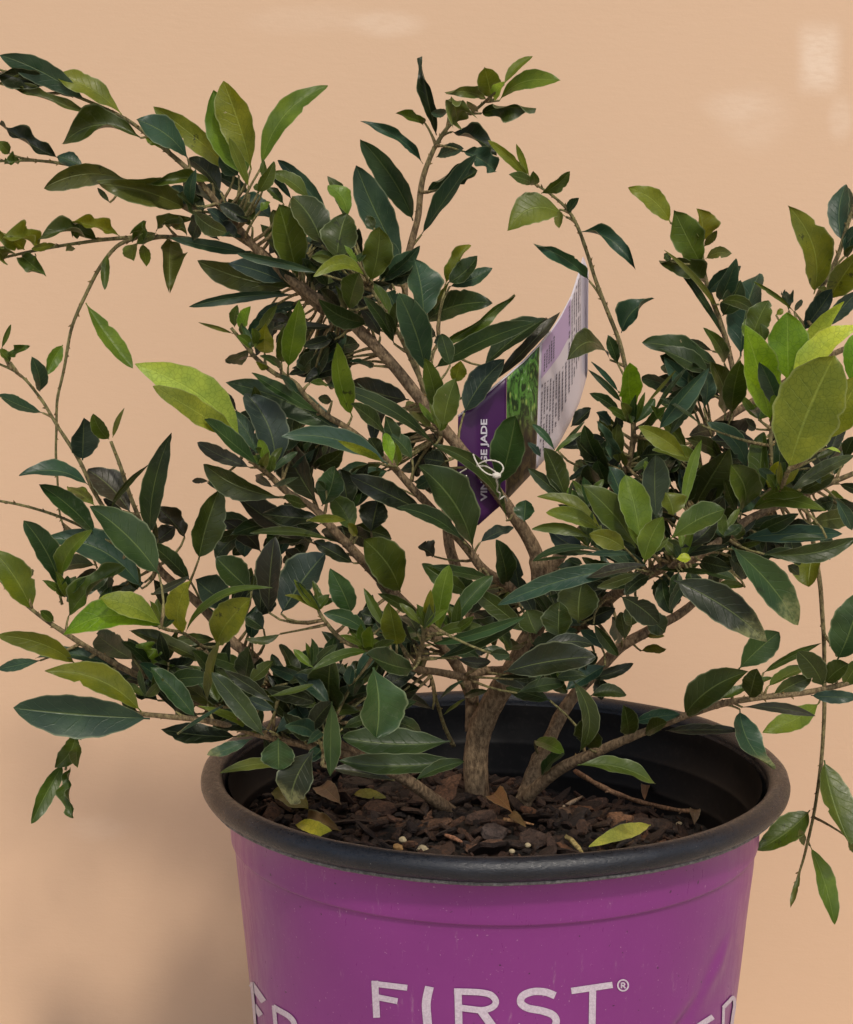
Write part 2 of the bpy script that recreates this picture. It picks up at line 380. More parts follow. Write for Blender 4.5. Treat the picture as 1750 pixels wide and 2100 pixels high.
# ---------------------------------------------------------------- soil, bark
def soil_z(x, y):
    r = math.hypot(x, y)
    s = max(0, min(1, (x*.75+y*.65+.015)/.12)); s = s*s*(3-2*s)
    z = -.0175 - .034*s
    l = max(0, min(1, (-x*.9+y*.35-.045)/.09)); z -= .016*l
    z -= .004*max(0, min(1, (-y-.09)/.03))
    z += .0045*noise.noise(Vector((x*45, y*45, 0))) + .0022*noise.noise(Vector((x*130, y*130, 3)))
    return z
msoil, nt, b = newmat("potting_soil")
pos = obpos(nt); a = noi(nt, 420, 6, .75, pos); a2 = noi(nt, 1300, 3, .6, pos)
c = mixc(nt, ramp(nt, a, .4, .7), (.010, .007, .005), (.040, .025, .016)); nt.links.new(c, b.inputs['Base Color']); b.inputs['Roughness'].default_value = .95
bump(nt, math_(nt, 'ADD', a, a2), 1, .003, b)
mb = MB(); NR = 46; rows = []
for i in range(NR+1):
    r = .1252*i/NR; row = []
    for t in range(150):
        th = t*2*math.pi/150; z = soil_z(math.sin(th)*r, -math.cos(th)*r); q = max(.0003, min(r, .1252+(z+.012)*.13))
        row.append(mb.add((math.sin(th)*q, -math.cos(th)*q, z)))
    rows.append(row)
mb.grid(rows, True)
tag(mb.build("soil", msoil), "dark potting soil filling the purple pot under the bark chips", "soil", kind='stuff')
mch, nt, b = newmat("bark_chip")
col = N(nt, 'Attribute', attribute_name='lc').outputs['Color']; pos = obpos(nt)
a = noi(nt, 500, 5, .7, pos, 1.0); a2 = noi(nt, 130, 3, .6, pos)
c = mixc(nt, ramp(nt, a, .35, .7), mixc(nt, 1.0, col, (.35, .3, .28), 'MULTIPLY'), mixc(nt, 1.0, col, (1.35, 1.25, 1.1), 'MULTIPLY'))
nt.links.new(c, b.inputs['Base Color']); b.inputs['Roughness'].default_value = .72
bump(nt, math_(nt, 'ADD', a, a2), .8, .0015, b)
def chip(mb, p, L, W, T, c, rot=None):
    """an irregular flake of bark: jagged outline, two shells"""
    if rot is None: rot = (R.uniform(-.7, .7), R.uniform(-.7, .7), R.uniform(0, 6.3))
    from mathutils import Euler
    e = Euler(rot); n = R.choice((7, 8, 9, 11)); ring = []; seed = R.random()*50
    for i in range(n):
        a = 2*math.pi*i/n+R.uniform(-.25, .25); k = R.uniform(.65, 1.1)
        ring.append((math.cos(a)*L/2*k*(1 if abs(math.cos(a)) < .8 else .9), math.sin(a)*W/2*k))
    def put(x, y, z):
        z += T*.7*noise.noise(Vector((x*160+seed, y*160, 0))) + (x/L)**2*T*1.2*math.cos(seed)
        v = e.to_matrix() @ Vector((x, y, z)); return mb.add(p+v, (0, 0), c)
    top = [put(x*.86, y*.82, T/2) for x, y in ring]; md = [put(x, y, R.uniform(-.2, .2)*T) for x, y in ring]; bt = [put(x*.85, y*.85, -T/2) for x, y in ring]
    ct = put(0, 0, T*.65); cb = put(0, 0, -T*.6)
    for i in range(n):
        k = (i+1) % n
        mb.f += [(top[i], top[k], ct), (md[i], md[k], top[k], top[i]), (bt[i], bt[k], md[k], md[i]), (bt[k], bt[i], cb)]
CH = [(c_[0]*.38, c_[1]*.33, c_[2]*.30) for c_ in [(.085, .045, .027), (.06, .032, .02), (.11, .062, .038), (.14, .085, .055), (.045, .025, .018), (.07, .045, .036), (.16, .085, .045)]]
mb = MB()
for k in range(1250):
    r = .1175*math.sqrt(R.random()); t = R.uniform(0, 6.283); x, y = math.sin(t)*r, math.cos(t)*r
    s = R.choice((.35, .5, .6, .8, 1, 1.5)); L = .0128*s*R.uniform(.7, 1.6)
    if r+L*.5 > .1245+(soil_z(x, y)+.012)*.13: continue
    chip(mb, Vector((x, y, soil_z(x, y)+R.uniform(-.001, .004))), L, L*R.uniform(.16, .7), .0012+.0012*R.random(), (lambda m_, c_: [q*m_ for q in c_])(R.choice((.6, .8, 1, 1.3, 2.3)), R.choice(CH)))
for k in range(1000):
    r = .120*math.sqrt(R.random()); t = R.uniform(0, 6.283); x, y = math.sin(t)*r, math.cos(t)*r; L = R.uniform(.0012, .0045)
    if r+L*.5 > .1240+(soil_z(x, y)+.012)*.13: continue
    chip(mb, Vector((x, y, soil_z(x, y)+R.uniform(0, .0035))), L, L*R.uniform(.15, .8), .0007, (lambda m_, c_: [q*m_ for q in c_])(R.choice((.5, .8, 1.2, 2.2)), R.choice(CH)))
tag(mb.build("bark_chips", mch, None, False), "reddish brown bark chips mulching the soil inside the pot", "mulch", kind='stuff')

def soil_at(U, V, up=0.0):
    """point of the soil surface seen at a picture position"""
    r = ray(U, V); t = .75
    while t < 1.12:
        p = CAM+r*t
        if p.z < soil_z(p.x, p.y)+up: return p
        t += .0015
    return p

# ---------------------------------------------------------------- branches
BR = []     # every centreline point in picture space: (U, V, radius, depth, branch index)
def branch(pts): BR.append(cr(pts, 6))
branch([(980,1692,34,0),(980,1668,28,0),(979,1640,25,0),(977,1560,23.5,0),(984,1500,24,0),(1008,1445,23,.2),(1045,1385,22,.6),(1085,1315,21,.8),(1106,1245,20,1),(1110,1180,19,1.3),(1092,1118,16,1.6),(1050,1050,14.5,2.2),(1000,985,13.5,3),(940,915,13.5,3.5),(885,848,13.5,3.6),(820,765,13,3.6),(750,690,13,3.6),(700,645,13,3.6),(640,605,12,3.6),(580,560,10,3.8),(522,508,9,4),(470,445,8,4.2),(400,362,6,4.4),(330,298,5,4.4),(260,245,4.2,4.2),(180,207,3.6,4),(80,170,3,4),(-40,130,2.4,4)])
branch([(968,1500,15,-1),(970,1400,15,-1.6),(972,1300,14,-2.2),(950,1200,13,-3),(922,1116,12,-3.6),(912,1000,10,-4.4),(903,900,7,-5),(905,820,5,-5)])
branch([(1108,1225,16,.8),(1120,1185,18,1),(1150,1140,14,1.6),(1200,1075,9,2.4),(1262,1000,7.5,3),(1293,935,7,3.4),(1300,870,6,3.6),(1292,800,5,3.6),(1270,700,5,3.6),(1235,612,4.5,3.6),(1205,522,4.2,3.6),(1188,470,4,3.6),(1165,430,3.6,3.6),(1130,398,3,3.6),(1096,378,2.4,3.6)])
branch([(1062,1670,19,1.5),(1078,1630,18,1.2),(1100,1575,17.5,.6),(1128,1515,16,0),(1158,1455,15.5,-.6),(1190,1412,14,-1),(1222,1380,14,-1.2),(1275,1326,13,-1.2),(1335,1292,12,-1.2),(1400,1255,10,-1.5),(1460,1200,8,-2),(1540,1130,7,-2),(1600,1060,6,-2)])
branch([(1104,1320,15,.8),(1150,1308,13,1.5),(1214,1264,13,2.5),(1258,1222,13.5,3.4),(1315,1185,13,4.4),(1370,1160,12,5.4),(1420,1145,12,6),(1480,1108,11,6.4),(1532,1068,10,6.4),(1590,1040,8,6),(1660,1010,7,5.4),(1740,975,6,5),(1800,950,5,5)])
branch([(1078,1635,15,1.8),(1115,1603,14.5,2.6),(1160,1571,13.5,3.8),(1210,1549,12.5,5),(1262,1526,11,6),(1325,1500,9,6.8),(1394,1472,9,7.4),(1480,1444,8,7.6),(1552,1432,7,7.6),(1660,1419,7,7.6),(1760,1396,6,7.6)])
branch([(946,1682,17,1.2),(930,1668,16.5,1.6),(886,1636,15,2.8),(835,1600,14.5,4),(784,1575,14,5),(700,1530,12,6),(625,1480,12,5.6),(560,1408,13,4.6),(520,1350,12.5,4.2),(475,1314,12,4),(405,1236,10,3.8),(331,1172,9,3.8),(300,1105,6,4),(272,1030,5,4.2),(250,965,4.5,4.4),(228,905,3.5,4.6)])
branch([(800,1585,12,4.8),(740,1555,10,5.8),(650,1535,9,7),(540,1508,8,8),(450,1484,7.5,8.6),(396,1474,7,8.8),(306,1466,6,9),(262,1462,5,8.2),(212,1470,4.4,7.4),(172,1486,4,7),(160,1512,3.6,7)])
branch([(560,1410,9,5),(480,1462,8,6),(400,1440,8,6.5),(330,1408,7,7),(230,1358,7,7.4),(137,1300,6,7.4),(65,1250,4.5,7),(0,1190,3,7)])
branch([(331,1174,6,3.8),(262,1110,5.5,4),(204,1028,5,4.2),(162,943,4.6,4.2),(119,875,4,4.2),(83,817,3.6,4),(36,765,3,4),(-30,735,2.4,4)])
branch([(320,1172,5,3.6),(250,1125,4,3.6),(202,1098,3.6,3.6),(144,1069,3.4,3.6),(61,1040,3.2,3.6),(-20,1024,3,3.6)])
branch([(690,650,8,3),(620,600,7,2.6),(550,548,6.5,2.2),(480,512,6,2),(400,492,5.5,2),(325,485,5,2),(225,490,4.2,2),(100,508,3.6,2),(-20,534,3,2)])
branch([(280,487,5,2),(240,505,4.6,2),(205,548,4.4,2),(172,610,4.2,2),(146,680,3.8,2),(127,774,3.4,2),(117,832,3.2,2),(115,936,2.8,2),(122,1044,2.4,2),(134,1090,2,2)])
branch([(665,640,8,3),(590,575,7.5,3),(550,526,7.5,3),(510,498,7.5,3),(460,468,7.5,3),(390,430,6.5,3),(330,400,5,3),(250,368,4.5,3),(160,342,4,3),(75,329,3.4,3),(-20,331,2.8,3)])
branch([(905,890,6,3),(868,800,5,1.5),(845,700,6,0),(832,610,7,-1),(832,548,8,-1.4),(842,508,8,-1.4),(856,448,7.4,-1.4),(866,370,6.6,-1.4),(884,320,5.4,-1.4),(905,280,5,-1.4),(932,248,4.4,-1.4),(975,225,3.8,-1.4),(998,206,3,-1.4)])
branch([(905,892,6,4.2),(886,828,6,4.6),(860,775,5.5,4.8),(836,722,5,4.8),(812,675,4.6,4.8),(780,622,4.2,4.8),(748,575,3.6,4.8)])
branch([(900,700,4,1.5),(872,762,5,2.6),(888,825,5.5,3.4)])
branch([(1108,1242,13,1.6),(1050,1205,12,3),(992,1168,11,4),(956,1123,10,4.6),(886,1044,9.5,5.2),(855,1010,9,5.6),(805,954,8,6),(735,895,7,6.4),(700,870,7,6.4),(665,850,6.5,6.4),(635,822,6,6.4),(605,784,5.6,6.4),(565,766,5.4,6.4),(525,734,5,6.4),(497,698,4.4,6.4),(475,672,3.6,6.4)])
branch([(970,1440,12,.5),(930,1352,13,2),(866,1275,13,3.4),(794,1203,12,4.6),(725,1130,11,5.4),(692,1096,10,5.8),(645,1044,8.5,6),(585,1006,7.5,6.4),(555,976,7,6.6),(525,952,6.4,7),(490,922,5,7)])
branch([(1042,1375,11,1),(992,1377,10.5,3),(956,1388,9.5,4.6),(902,1379,8.5,6.4),(848,1370,8,8),(805,1352,7,9),(762,1336,6,9.4),(704,1314,5.4,9.4),(661,1264,4.4,9.2),(652,1240,3,9.2)])
branch([(850,1370,6,8),(866,1325,5.5,9),(872,1290,5,9.4),(880,1265,4,9.6)])
branch([(1400,1110,7,5),(1440,1000,7,3.5),(1478,905,7,2),(1502,850,7,1),(1506,780,6.5,.5),(1494,715,6.5,0),(1480,668,6,0),(1460,610,5.6,0),(1445,560,5.2,0),(1438,515,4.6,0),(1440,500,3,0)])
branch([(1430,905,6,1),(1470,870,9,.6),(1520,838,9,.4),(1600,790,8,0),(1690,735,7,0),(1770,700,6,0)])
branch([(1582,1000,5,6.6),(1581,900,4.5,6.6),(1583,856,3.5,6.6)])
branch([(1600,1010,6,8),(1612,980,5.5,9.5),(1620,960,5,10.2)])
branch([(1590,880,6,1),(1620,760,6,2),(1650,668,6,2.4),(1686,590,5.5,2.6),(1720,520,5,2.6),(1746,440,4.5,2.6),(1752,420,5,2.6)])
branch([(1640,1010,5,-1),(1658,1060,5,-1),(1680,1186,5.5,-1),(1690,1300,5,-1),(1692,1408,5,-1),(1686,1552,4.6,-1),(1674,1642,4,-1),(1653,1739,3.4,-1),(1640,1790,2.8,-1),(1626,1840,2,-1)])
branch([(1690,1300,4,-1),(1712,1330,4,.4),(1718,1345,4,1)])
branch([(170,1480,4,7),(160,1512,4,7),(144,1545,3.6,7.4),(136,1580,3,7.6)])
branch([(300,1300,4,5.5),(240,1330,4,6.5),(128,1240,3.5,7),(122,1215,3,7)][::-1][0:2])
branch([(420,1330,4,6),(380,1300,4,7.6),(345,1292,4,9),(325,1285,4,9.6)])
branch([(1000,1470,4.5,-2),(942,1395,4,2)][::-1]+[(960,1460,4,1)][:0])
branch([(884,1386,4,5),(895,1430,4,3),(908,1480,4.5,2),(930,1530,5,1.4)])
branch([(560,1505,6,7.6),(590,1560,5,9),(640,1540,5,10)][:2])
branch([(660,1570,5,9.6),(668,1530,6,9),(690,1470,7,7.6),(697,1440,6,6)])

def nearest_depth(U, V, d):
    best = None
    for b_ in BR:
        for p in b_:
            dd = abs(p[3]-d)
            if dd > 4.5: continue
            q = math.hypot(p[0]-U, p[1]-V)+dd*6
            if best is None or q < best[0]: best = (q, p[3])
    return best[1] if best and best[0] < 52 else d

shrub = empty("shrub", tuple(P(980, 1680, 0)))
tag(shrub, "leafy evergreen shrub with arching branches growing in the purple pot", "shrub")
def twig_color(r):
    t = max(0, min(1, (r-3)/10))
    y = (.17, .165, .062); o = (.21, .145, .080); g = (.25, .175, .105)
    if t < .5: return [y[i]+(o[i]-y[i])*t*2 for i in range(3)]
    return [o[i]+(g[i]-o[i])*(t-.5)*2 for i in range(3)]
def tube(mb, pts, rs, cols, nseg=10, jit=.06, seed=0):
    rows = []
    prev = None
    for i, p in enumerate(pts):
        t = (pts[min(len(pts)-1, i+1)]-pts[max(0, i-1)]).normalized()
        if prev is None:
            s = t.cross(Vector((0, 1, .1))).normalized()
        else:
            s = (prev-t*prev.dot(t)).normalized()
        prev = s; n_ = t.cross(s)
        row = []
        for k in range(nseg):
            a = 2*math.pi*k/nseg
            rr = rs[i]*(1+jit*noise.noise(Vector((p.x*130+k*.9+seed, p.y*130, p.z*130))) + .5*jit*math.sin(i*1.7+seed))
            row.append(mb.add(p+(s*math.cos(a)+n_*math.sin(a))*rr, (i*.1, k/nseg), cols[i]))
        rows.append(row)
    mb.grid(rows, True); mb.f.append(tuple(rows[0])[::-1]); mb.f.append(tuple(rows[-1]))
for bi, b_ in enumerate(BR):
    mb = MB(); pts = [P(p[0], p[1], p[3]) for p in b_]
    # resample with a slight natural crookedness
    rs = [p[2]*pix(p[3])*(1.08 if p[2] > 17 else .90) for p in b_]
    q = []; 
    for i, p in enumerate(pts):
        k = min(1, rs[i]/.002)
        q.append(p+Vector((noise.noise(p*60+Vector((bi, 0, 0))), noise.noise(p*60+Vector((0, bi, 5))), 0))*.0005)
    # knuckles
    rs = [r*(1+.07*max(0, math.sin(i*.8+bi))**8) for i, r in enumerate(rs)]
    tube(mb, q, rs, [twig_color(p[2]) for p in b_], 16 if b_[0][2] > 12 else 9, .05, bi)
    # bud scales and leaf scars along the twig
    acc = 0
    for i in range(1, len(q)-1):
        step = (q[i]-q[i-1]).length/pix(0); acc += step
        if b_[i][2] > 15 or acc < 13: continue
        acc = 0
        t = (q[i+1]-q[i-1]).normalized(); side = t.cross(Vector((R.uniform(-1, 1), R.uniform(-1, 1), R.uniform(-1, 1)))).normalized()
        L = R.uniform(3.0, 7.5)*pix(0); base = q[i]+side*rs[i]*.75; tip = base+(side*R.uniform(.4, .9)+t*R.uniform(.3, 1)).normalized()*L
        tube(mb, [base, base.lerp(tip, .5)+t*L*.08, tip], [L*.30, L*.24, L*.04], [[.20, .15, .06], [.24, .17, .05], [.16, .09, .04]], 5, 0)
    mb.build("branch", M_BARK, shrub)

# ---------------------------------------------------------------- leaves
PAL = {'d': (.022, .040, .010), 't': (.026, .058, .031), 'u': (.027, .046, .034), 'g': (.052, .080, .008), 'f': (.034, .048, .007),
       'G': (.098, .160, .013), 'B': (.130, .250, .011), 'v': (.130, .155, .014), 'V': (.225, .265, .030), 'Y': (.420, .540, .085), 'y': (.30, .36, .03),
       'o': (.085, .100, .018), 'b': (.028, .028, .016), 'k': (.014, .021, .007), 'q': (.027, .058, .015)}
def leaf_geo(mb, B, T, wm, col, bend=0.0, curl=0.0, mot=0.0, roll=None, sag=None, rr=R, fold=None, bite=True):
    """blade from base B to tip T, wm = seen width in metres, bend = sideways bow in metres"""
    ax = T-B; L = ax.length
    if L < 1e-5: return
    a = ax/L; mid = (B+T)/2; v = (CAM-mid).normalized()
    s = a.cross(v)
    if s.length < .05: s = a.cross(Vector((0, 0, 1)))
    s.normalize(); n_ = s.cross(a)
    if n_.dot(v) < 0: n_ = -n_
    if roll is None:
        roll = math.radians(rr.uniform(8, 42))
        if rr.random() < .22: roll = -roll*.6
    # sign that turns the seen face up to the sky
    sg = 1 if (n_*math.cos(.4)+s*math.sin(.4)).z > (n_*math.cos(.4)-s*math.sin(.4)).z else -1
    roll *= sg
    # s' = s cos - n sin ; n' = n cos + s sin
    s2 = s*math.cos(roll)-n_*math.sin(roll); n2 = n_*math.cos(roll)+s*math.sin(roll)
    hw = wm/2/max(.45, abs(math.cos(roll)))
    if sag is None: sag = rr.uniform(-.02, .10)*L
    if fold is None: fold = rr.uniform(.15, .55)
    pa, pb = rr.uniform(.66, 1.02), rr.uniform(.66, .90)
    um = pa/(pa+pb); nrm = um**pa*(1-um)**pb
    NU, NV = 22, 4
    ph1, ph2, fq = rr.uniform(0, 6.3), rr.uniform(0, 6.3), rr.uniform(1.2, 2.6)
    wav = (.7*curl+rr.uniform(.06, .20))*hw
    tw = (rr.uniform(-.35, .35) + curl*rr.uniform(-1.6, 1.6))
    bites = [(rr.uniform(.3, .97), rr.choice((-1, 1)), rr.uniform(.012, .032), rr.uniform(.15, .45)) for _ in range(rr.choice((0, 0, 0, 0, 1, 1)) if bite else 0)]
    # the image-plane perpendicular used by bend: turn the direction a quarter left as seen by the camera
    perp = v.cross(a).normalized()
    vary = [rr.uniform(.85, 1.18) for _ in range(1)][0]; tint = (rr.uniform(.9, 1.12), 1, rr.uniform(.85, 1.2))
    c0 = [col[i]*vary*tint[i] for i in range(3)]
    rows = []
    for i in range(NU+1):
        u = i/NU; uu = u
        t = max(0, (u-.045)/.955)
        w_ = (t**pa*(1-t)**pb)/nrm*hw if t > 0 else 0
        w_ = max(w_, hw*.035*(1 if u < .1 else 0)+.00012)
        c = B+ax*u + perp*(bend*4*u*(1-u)) + n2*(-sag*4*u*(u-1)*1.0) + n2*(-curl*.10*L*u**3)
        an = tw*(u-.25); s3 = s2*math.cos(an)+n2*math.sin(an); n3 = n2*math.cos(an)-s2*math.sin(an)
        row = []
        for j in range(-NV, NV+1):
            q = j/NV; x = w_*q
            for (bu, bs, bw, bd) in bites:
                if bs*q > 0: x *= 1-bd*math.exp(-((u-bu)/bw)**2)
            x *= 1+.035*math.sin(u*37+ph1*(1 if q > 0 else 2))*abs(q)
            h = fold*abs(x)*(.6+.4*abs(q)) + wav*abs(q)**2*math.sin(u*6.28*fq+(ph1 if q > 0 else ph2)) * min(1, 3*u)
            if curl: h += curl*abs(x)*.9*abs(q)
            row.append(mb.add(c+s3*x+n3*h, (u, q), c0, mot))
        rows.append(row)
    mb.grid(rows)
LEAVES = []
def leaves(ox, oy, s, txt):
    for ln in txt.strip().split('\n'):
        for it in ln.split(';'):
            k = it.split()
            if not k: continue
            x0, y0, x1, y1, wd = map(float, k[:5]); code = k[5]; d = float(k[6]) if len(k) > 6 else 3; bend = float(k[7]) if len(k) > 7 else 0
            LEAVES.append((ox+x0*s, oy+y0*s, ox+x1*s, oy+y1*s, wd*s, code, d, bend*s))
#@LEAFDATA@
leaves(0, 0, .5, '''
350 410 0 225 90 t 4.6 -25;500 470 225 305 72 v 3.6 -20;200 360 -10 290 70 kc 5;400 480 -20 330 36 oc 4.4;575 565 250 575 85 fc 5 -60;770 650 560 490 95 t 5.4 -15;700 620 600 540 65 G 4;960 710 630 437 84 vm 4.2 -12
520 740 180 772 88 om 4.6 -42;760 855 430 748 105 oc 5 -14;870 750 610 748 42 gc 5.6 -18;240 648 0 500 52 kc 3.4 12;345 690 235 640 52 t 3;40 630 -10 580 42 g 3.6;80 658 20 672 40 gc 3.4;130 380 0 340 40 oc 4.6;300 400 120 290 40 t 4.8
1030 690 915 332 128 v 5.2 -12;1020 725 875 370 128 G 4.6 30;1070 690 1345 350 82 G 5.4 48;1020 765 940 565 38 v 6;1060 790 1125 662 52 g 6;905 790 775 650 66 k 3.4 -8;1090 740 1080 650 26 g 5.8;980 720 900 640 60 t 4.4 8
1655 1080 1462 678 122 t 1.8 10;1695 905 1478 570 92 t 1 -26;1735 672 1490 496 38 tc 0 -20;450 830 400 770 20 f 3;1180 1010 1120 860 60 o 3
100 1025 -10 940 62 vc 3;165 1012 20 972 60 vc 3.2 -10;400 985 165 975 56 fc 3.4 -28;490 968 300 905 45 vc 3 -8;560 972 600 915 52 gc 3.2;640 952 775 900 40 oc 3 28;690 930 755 955 42 oc 3.4 12;550 1000 545 1068 62 v 3;585 1000 600 1092 42 v 3
700 985 705 1168 84 oc 3.6 -10;90 1050 172 1118 70 gc 3;440 1040 430 1188 32 g 3;20 1062 -20 1000 50 oc 3;300 1012 270 1030 30 o 3;330 965 290 905 40 gc 3;230 1000 130 1020 30 v 3;640 955 560 1000 40 o 3.2
''')
leaves(350, 280, .2, '''
810 590 420 390 120 d 3.6 -10;1050 850 680 640 190 t 2.4 0;1160 690 980 520 90 g 4.4;1430 650 1040 370 130 g 4.4 -24;1650 880 1100 240 130 t 2.6 -34;1240 640 1030 410 64 t 4.6;1550 1110 1245 610 300 f 5.6 -40
1300 1440 1110 690 300 g 4.8 30;1160 1270 920 900 130 f 3.4 -20;840 930 590 640 110 g 3.2;700 970 550 790 110 o 3;720 1010 620 890 84 k 2.6;600 780 210 500 170 t 3 -10;330 780 0 510 150 t 2.8 -20;640 960 370 740 100 u 5 0;500 1060 230 840 90 t 2.6
820 1190 0 1040 110 t 3.2 20;750 1035 450 1000 50 t 5.4;1240 1540 275 1275 240 f 3.6 45;1160 1490 600 1300 190 u 4.8 -15;1260 1620 190 1745 100 t 3.2 -40;1520 1400 680 1200 90 t 6 -24;1420 1370 1280 1180 110 d 4;920 760 1020 670 70 G 6.4
1700 1240 1450 1230 80 g 5.6 -20;1350 1340 1500 1380 90 f 5;1250 1540 900 1520 90 f 4.2 -20;970 1300 700 1180 60 d 3;900 560 880 480 60 g 5.8
''')
leaves(560, 350, .2, '''
730 490 560 55 130 f 3.2 -50;760 490 560 150 150 G 4.4 -46;655 925 760 440 345 fm 6 12;1000 1135 1095 570 285 g 6.4 -25;1005 1130 415 1085 130 v 8 -150;870 935 730 765 52 G 8 8;780 1425 890 1040 215 g 7.4 20;660 945 390 880 80 o 6 -14
1040 590 960 460 90 f 2.4;1230 1245 1125 850 90 d 2.4 20;1545 1520 1450 910 310 t 6.4 0;1565 2080 1290 1255 290 t 7.4 -30;980 1560 470 1320 190 d 6.6 60;1240 1770 930 1290 120 d 6 -24;1220 1560 1030 1150 110 g 5 -20;1260 1400 1180 1240 160 t 3.6
1010 1100 900 1220 60 k 4;720 1180 590 1020 80 k 5;700 1420 480 1210 110 k 5.4;760 1460 640 1180 60 g 6;1260 1640 1260 1350 80 f 5.4;860 1300 640 1050 120 k 4.2;1050 1500 820 1280 160 k 4
1100 1700 900 1400 150 k 3.6;400 1150 300 900 120 d 4.6;560 1180 420 960 110 d 4.4;300 1190 60 1000 90 k 4;1250 1690 1150 1450 80 f 5.8
''')
leaves(875, 0, .5, '''
40 555 -22 238 46 kc 0 10;-6 505 -115 466 36 gc 0;88 458 18 462 32 t 0;125 500 112 400 70 oc 0;250 412 88 372 40 oc 0 -12;268 402 238 274 86 v .4 0;318 345 436 230 32 v 0 12;300 412 548 330 66 G 1 30;225 465 438 448 56 fc .6 18;278 405 322 335 40 Y .8
212 458 165 415 26 o .4;105 540 285 612 52 kc 0 10;430 748 252 575 36 v 4.4 -12;422 722 368 590 24 v 4.4 4;438 752 338 716 44 g 4.4;440 758 438 700 36 g 4.6;470 792 588 702 46 g 4.6 -10;40 645 152 610 48 t 0 10;150 620 288 702 72 tc 0 10
0 792 190 650 48 tc 0 10;-20 962 205 632 56 t .8 -6;120 755 210 700 56 d 0;572 890 332 946 118 v 5 -62;545 860 545 935 34 o 4.6;580 872 626 812 34 t 4.4;618 952 858 1090 46 tc 4.8 30;668 1152 455 1000 48 tc 5.4 -12;800 1365 930 1225 74 tc 4.6 26
1000 912 828 768 76 v .8 -24;1128 1085 1015 860 118 g 2 10;1122 995 1112 855 86 v .6 -8;1138 1012 1192 945 30 o .8;1145 1062 1252 1040 42 o .8 10;1152 1172 965 1060 62 fc 1 -12;1150 1205 1290 1090 60 t .6 12;1200 1235 1272 1062 66 t 1.6;1215 1295 1290 1150 84 d .8
1210 1300 975 1025 22 o .6 -16;1225 1395 1000 1062 26 d .8 -8;1000 1070 975 1040 30 d .8;78 1165 170 1000 50 vc 1;88 1160 210 1050 70 dm 1.4 -14;95 1175 270 1098 56 t 1 -10;-10 1322 266 1240 96 d 2 18;45 1425 365 1212 44 gc 2.4 -6;0 1280 90 1160 26 o 1.4
40 1380 -20 1370 50 b 1;30 1405 90 1385 40 u 2
''')
leaves(1400, 350, .2, '''
600 1900 790 1050 360 t .4 10;1150 1450 730 1138 44 g 2.6 -30;370 1370 755 1465 110 f 3.6 40;1345 1265 1080 355 290 vm 3.6 -110;1640 730 1680 140 190 t 1 40;1750 500 1660 150 120 t .6;1090 1435 1060 1225 110 tc 1.4;1150 1445 1225 1325 52 t 1.4
715 1720 885 1330 220 g 5.4 10;835 1760 800 1570 90 g 7 6;640 1720 680 1490 90 G 3.6;1500 1330 1860 790 260 vm 4.4 20;1230 1640 1540 1215 170 u 4.6 -10;1480 1600 1800 1240 150 u 4.4 10;1690 900 1760 610 110 t 3;1640 780 1780 560 70 t 3.4;1660 880 1760 760 60 g 3.6
960 1480 1030 1420 60 v 3;1500 1260 1380 1200 60 o 3
''')
leaves(1400, 700, .2, '''
1115 430 1245 -40 130 Y 6.4 10;1650 -420 1250 0 10 Y 6;1118 450 1660 -410 170 Y 6 70;1125 430 1790 -170 230 Y 7.6 60;905 820 640 -170 330 B 8 30;1085 420 1075 -300 380 B 7 0;1000 730 790 210 170 t 9.4 -20
1090 1320 1560 145 640 V 11.5 30;1510 1010 1830 350 330 V 9.4 20;1720 420 1770 -80 220 B 6;880 1500 990 1230 110 V 9;510 740 600 200 220 g 5.6 30;440 740 300 210 220 f 5 -20;430 230 220 -140 120 g 4 -20;310 100 60 -20 60 k 1
150 330 -100 -150 10 g 3;500 600 400 300 60 k 4
660 1300 260 830 170 t 5 -60;400 1200 320 1020 120 g 4;650 950 330 830 320 b 2.4 10;760 900 600 800 100 b 2;780 800 720 710 90 t 4;790 1590 830 930 200 g 6.6 -10;880 1500 950 1040 130 d 6.4 -10;600 1750 490 1260 270 g 8.4 -60;560 1750 430 1420 120 f 7.6
830 1620 1240 1570 130 g 9.6 60;700 1740 1470 1740 170 g 8.6 90;1080 1560 1760 1170 130 f 7 20;1200 1560 1560 1380 160 f 6.4;1480 1100 1620 1140 30 Y 10 10;1370 1200 1560 1120 60 f 7;1660 1200 1760 980 120 d 6;1060 1480 1190 1310 60 v 9
1300 1750 1540 1600 130 d 6;1000 1480 1010 1240 60 v 9.4;1310 1300 1420 1460 60 t 7.4;120 1700 480 1100 330 f 6 10;10 1720 195 1010 105 G 9.4 26;1480 1700 1700 1690 190 G .4 60
''')
leaves(1120, 630, .36, '''
365 300 120 302 110 fm 6 -95;410 322 352 160 60 d 4;498 600 478 315 122 B 6.2 14;430 540 240 355 36 d 4.4;420 600 248 490 56 d 5 -6;412 480 258 310 28 t 4.4;490 662 430 545 60 o 5.6;560 565 738 362 18 o 4;605 625 802 345 26 d 4
640 700 930 348 92 t 5.4 20;700 735 876 490 58 d 5 8;885 672 648 515 20 d 6 -10;570 690 688 568 50 g 5.4;1000 365 548 200 118 d 2.6 -30;930 370 640 230 100 d 2;1010 480 800 310 120 d 1.6 -10;800 800 600 560 70 g 5 0
1000 860 790 745 80 f 5 -12;800 860 528 680 96 v 8.4 -26;905 942 608 812 76 g 7 -26;1100 830 970 700 100 b 3;460 900 300 700 10 d 4;560 900 620 690 70 o 4;520 900 590 640 60 f 4.4;960 700 820 730 80 b 3
''')
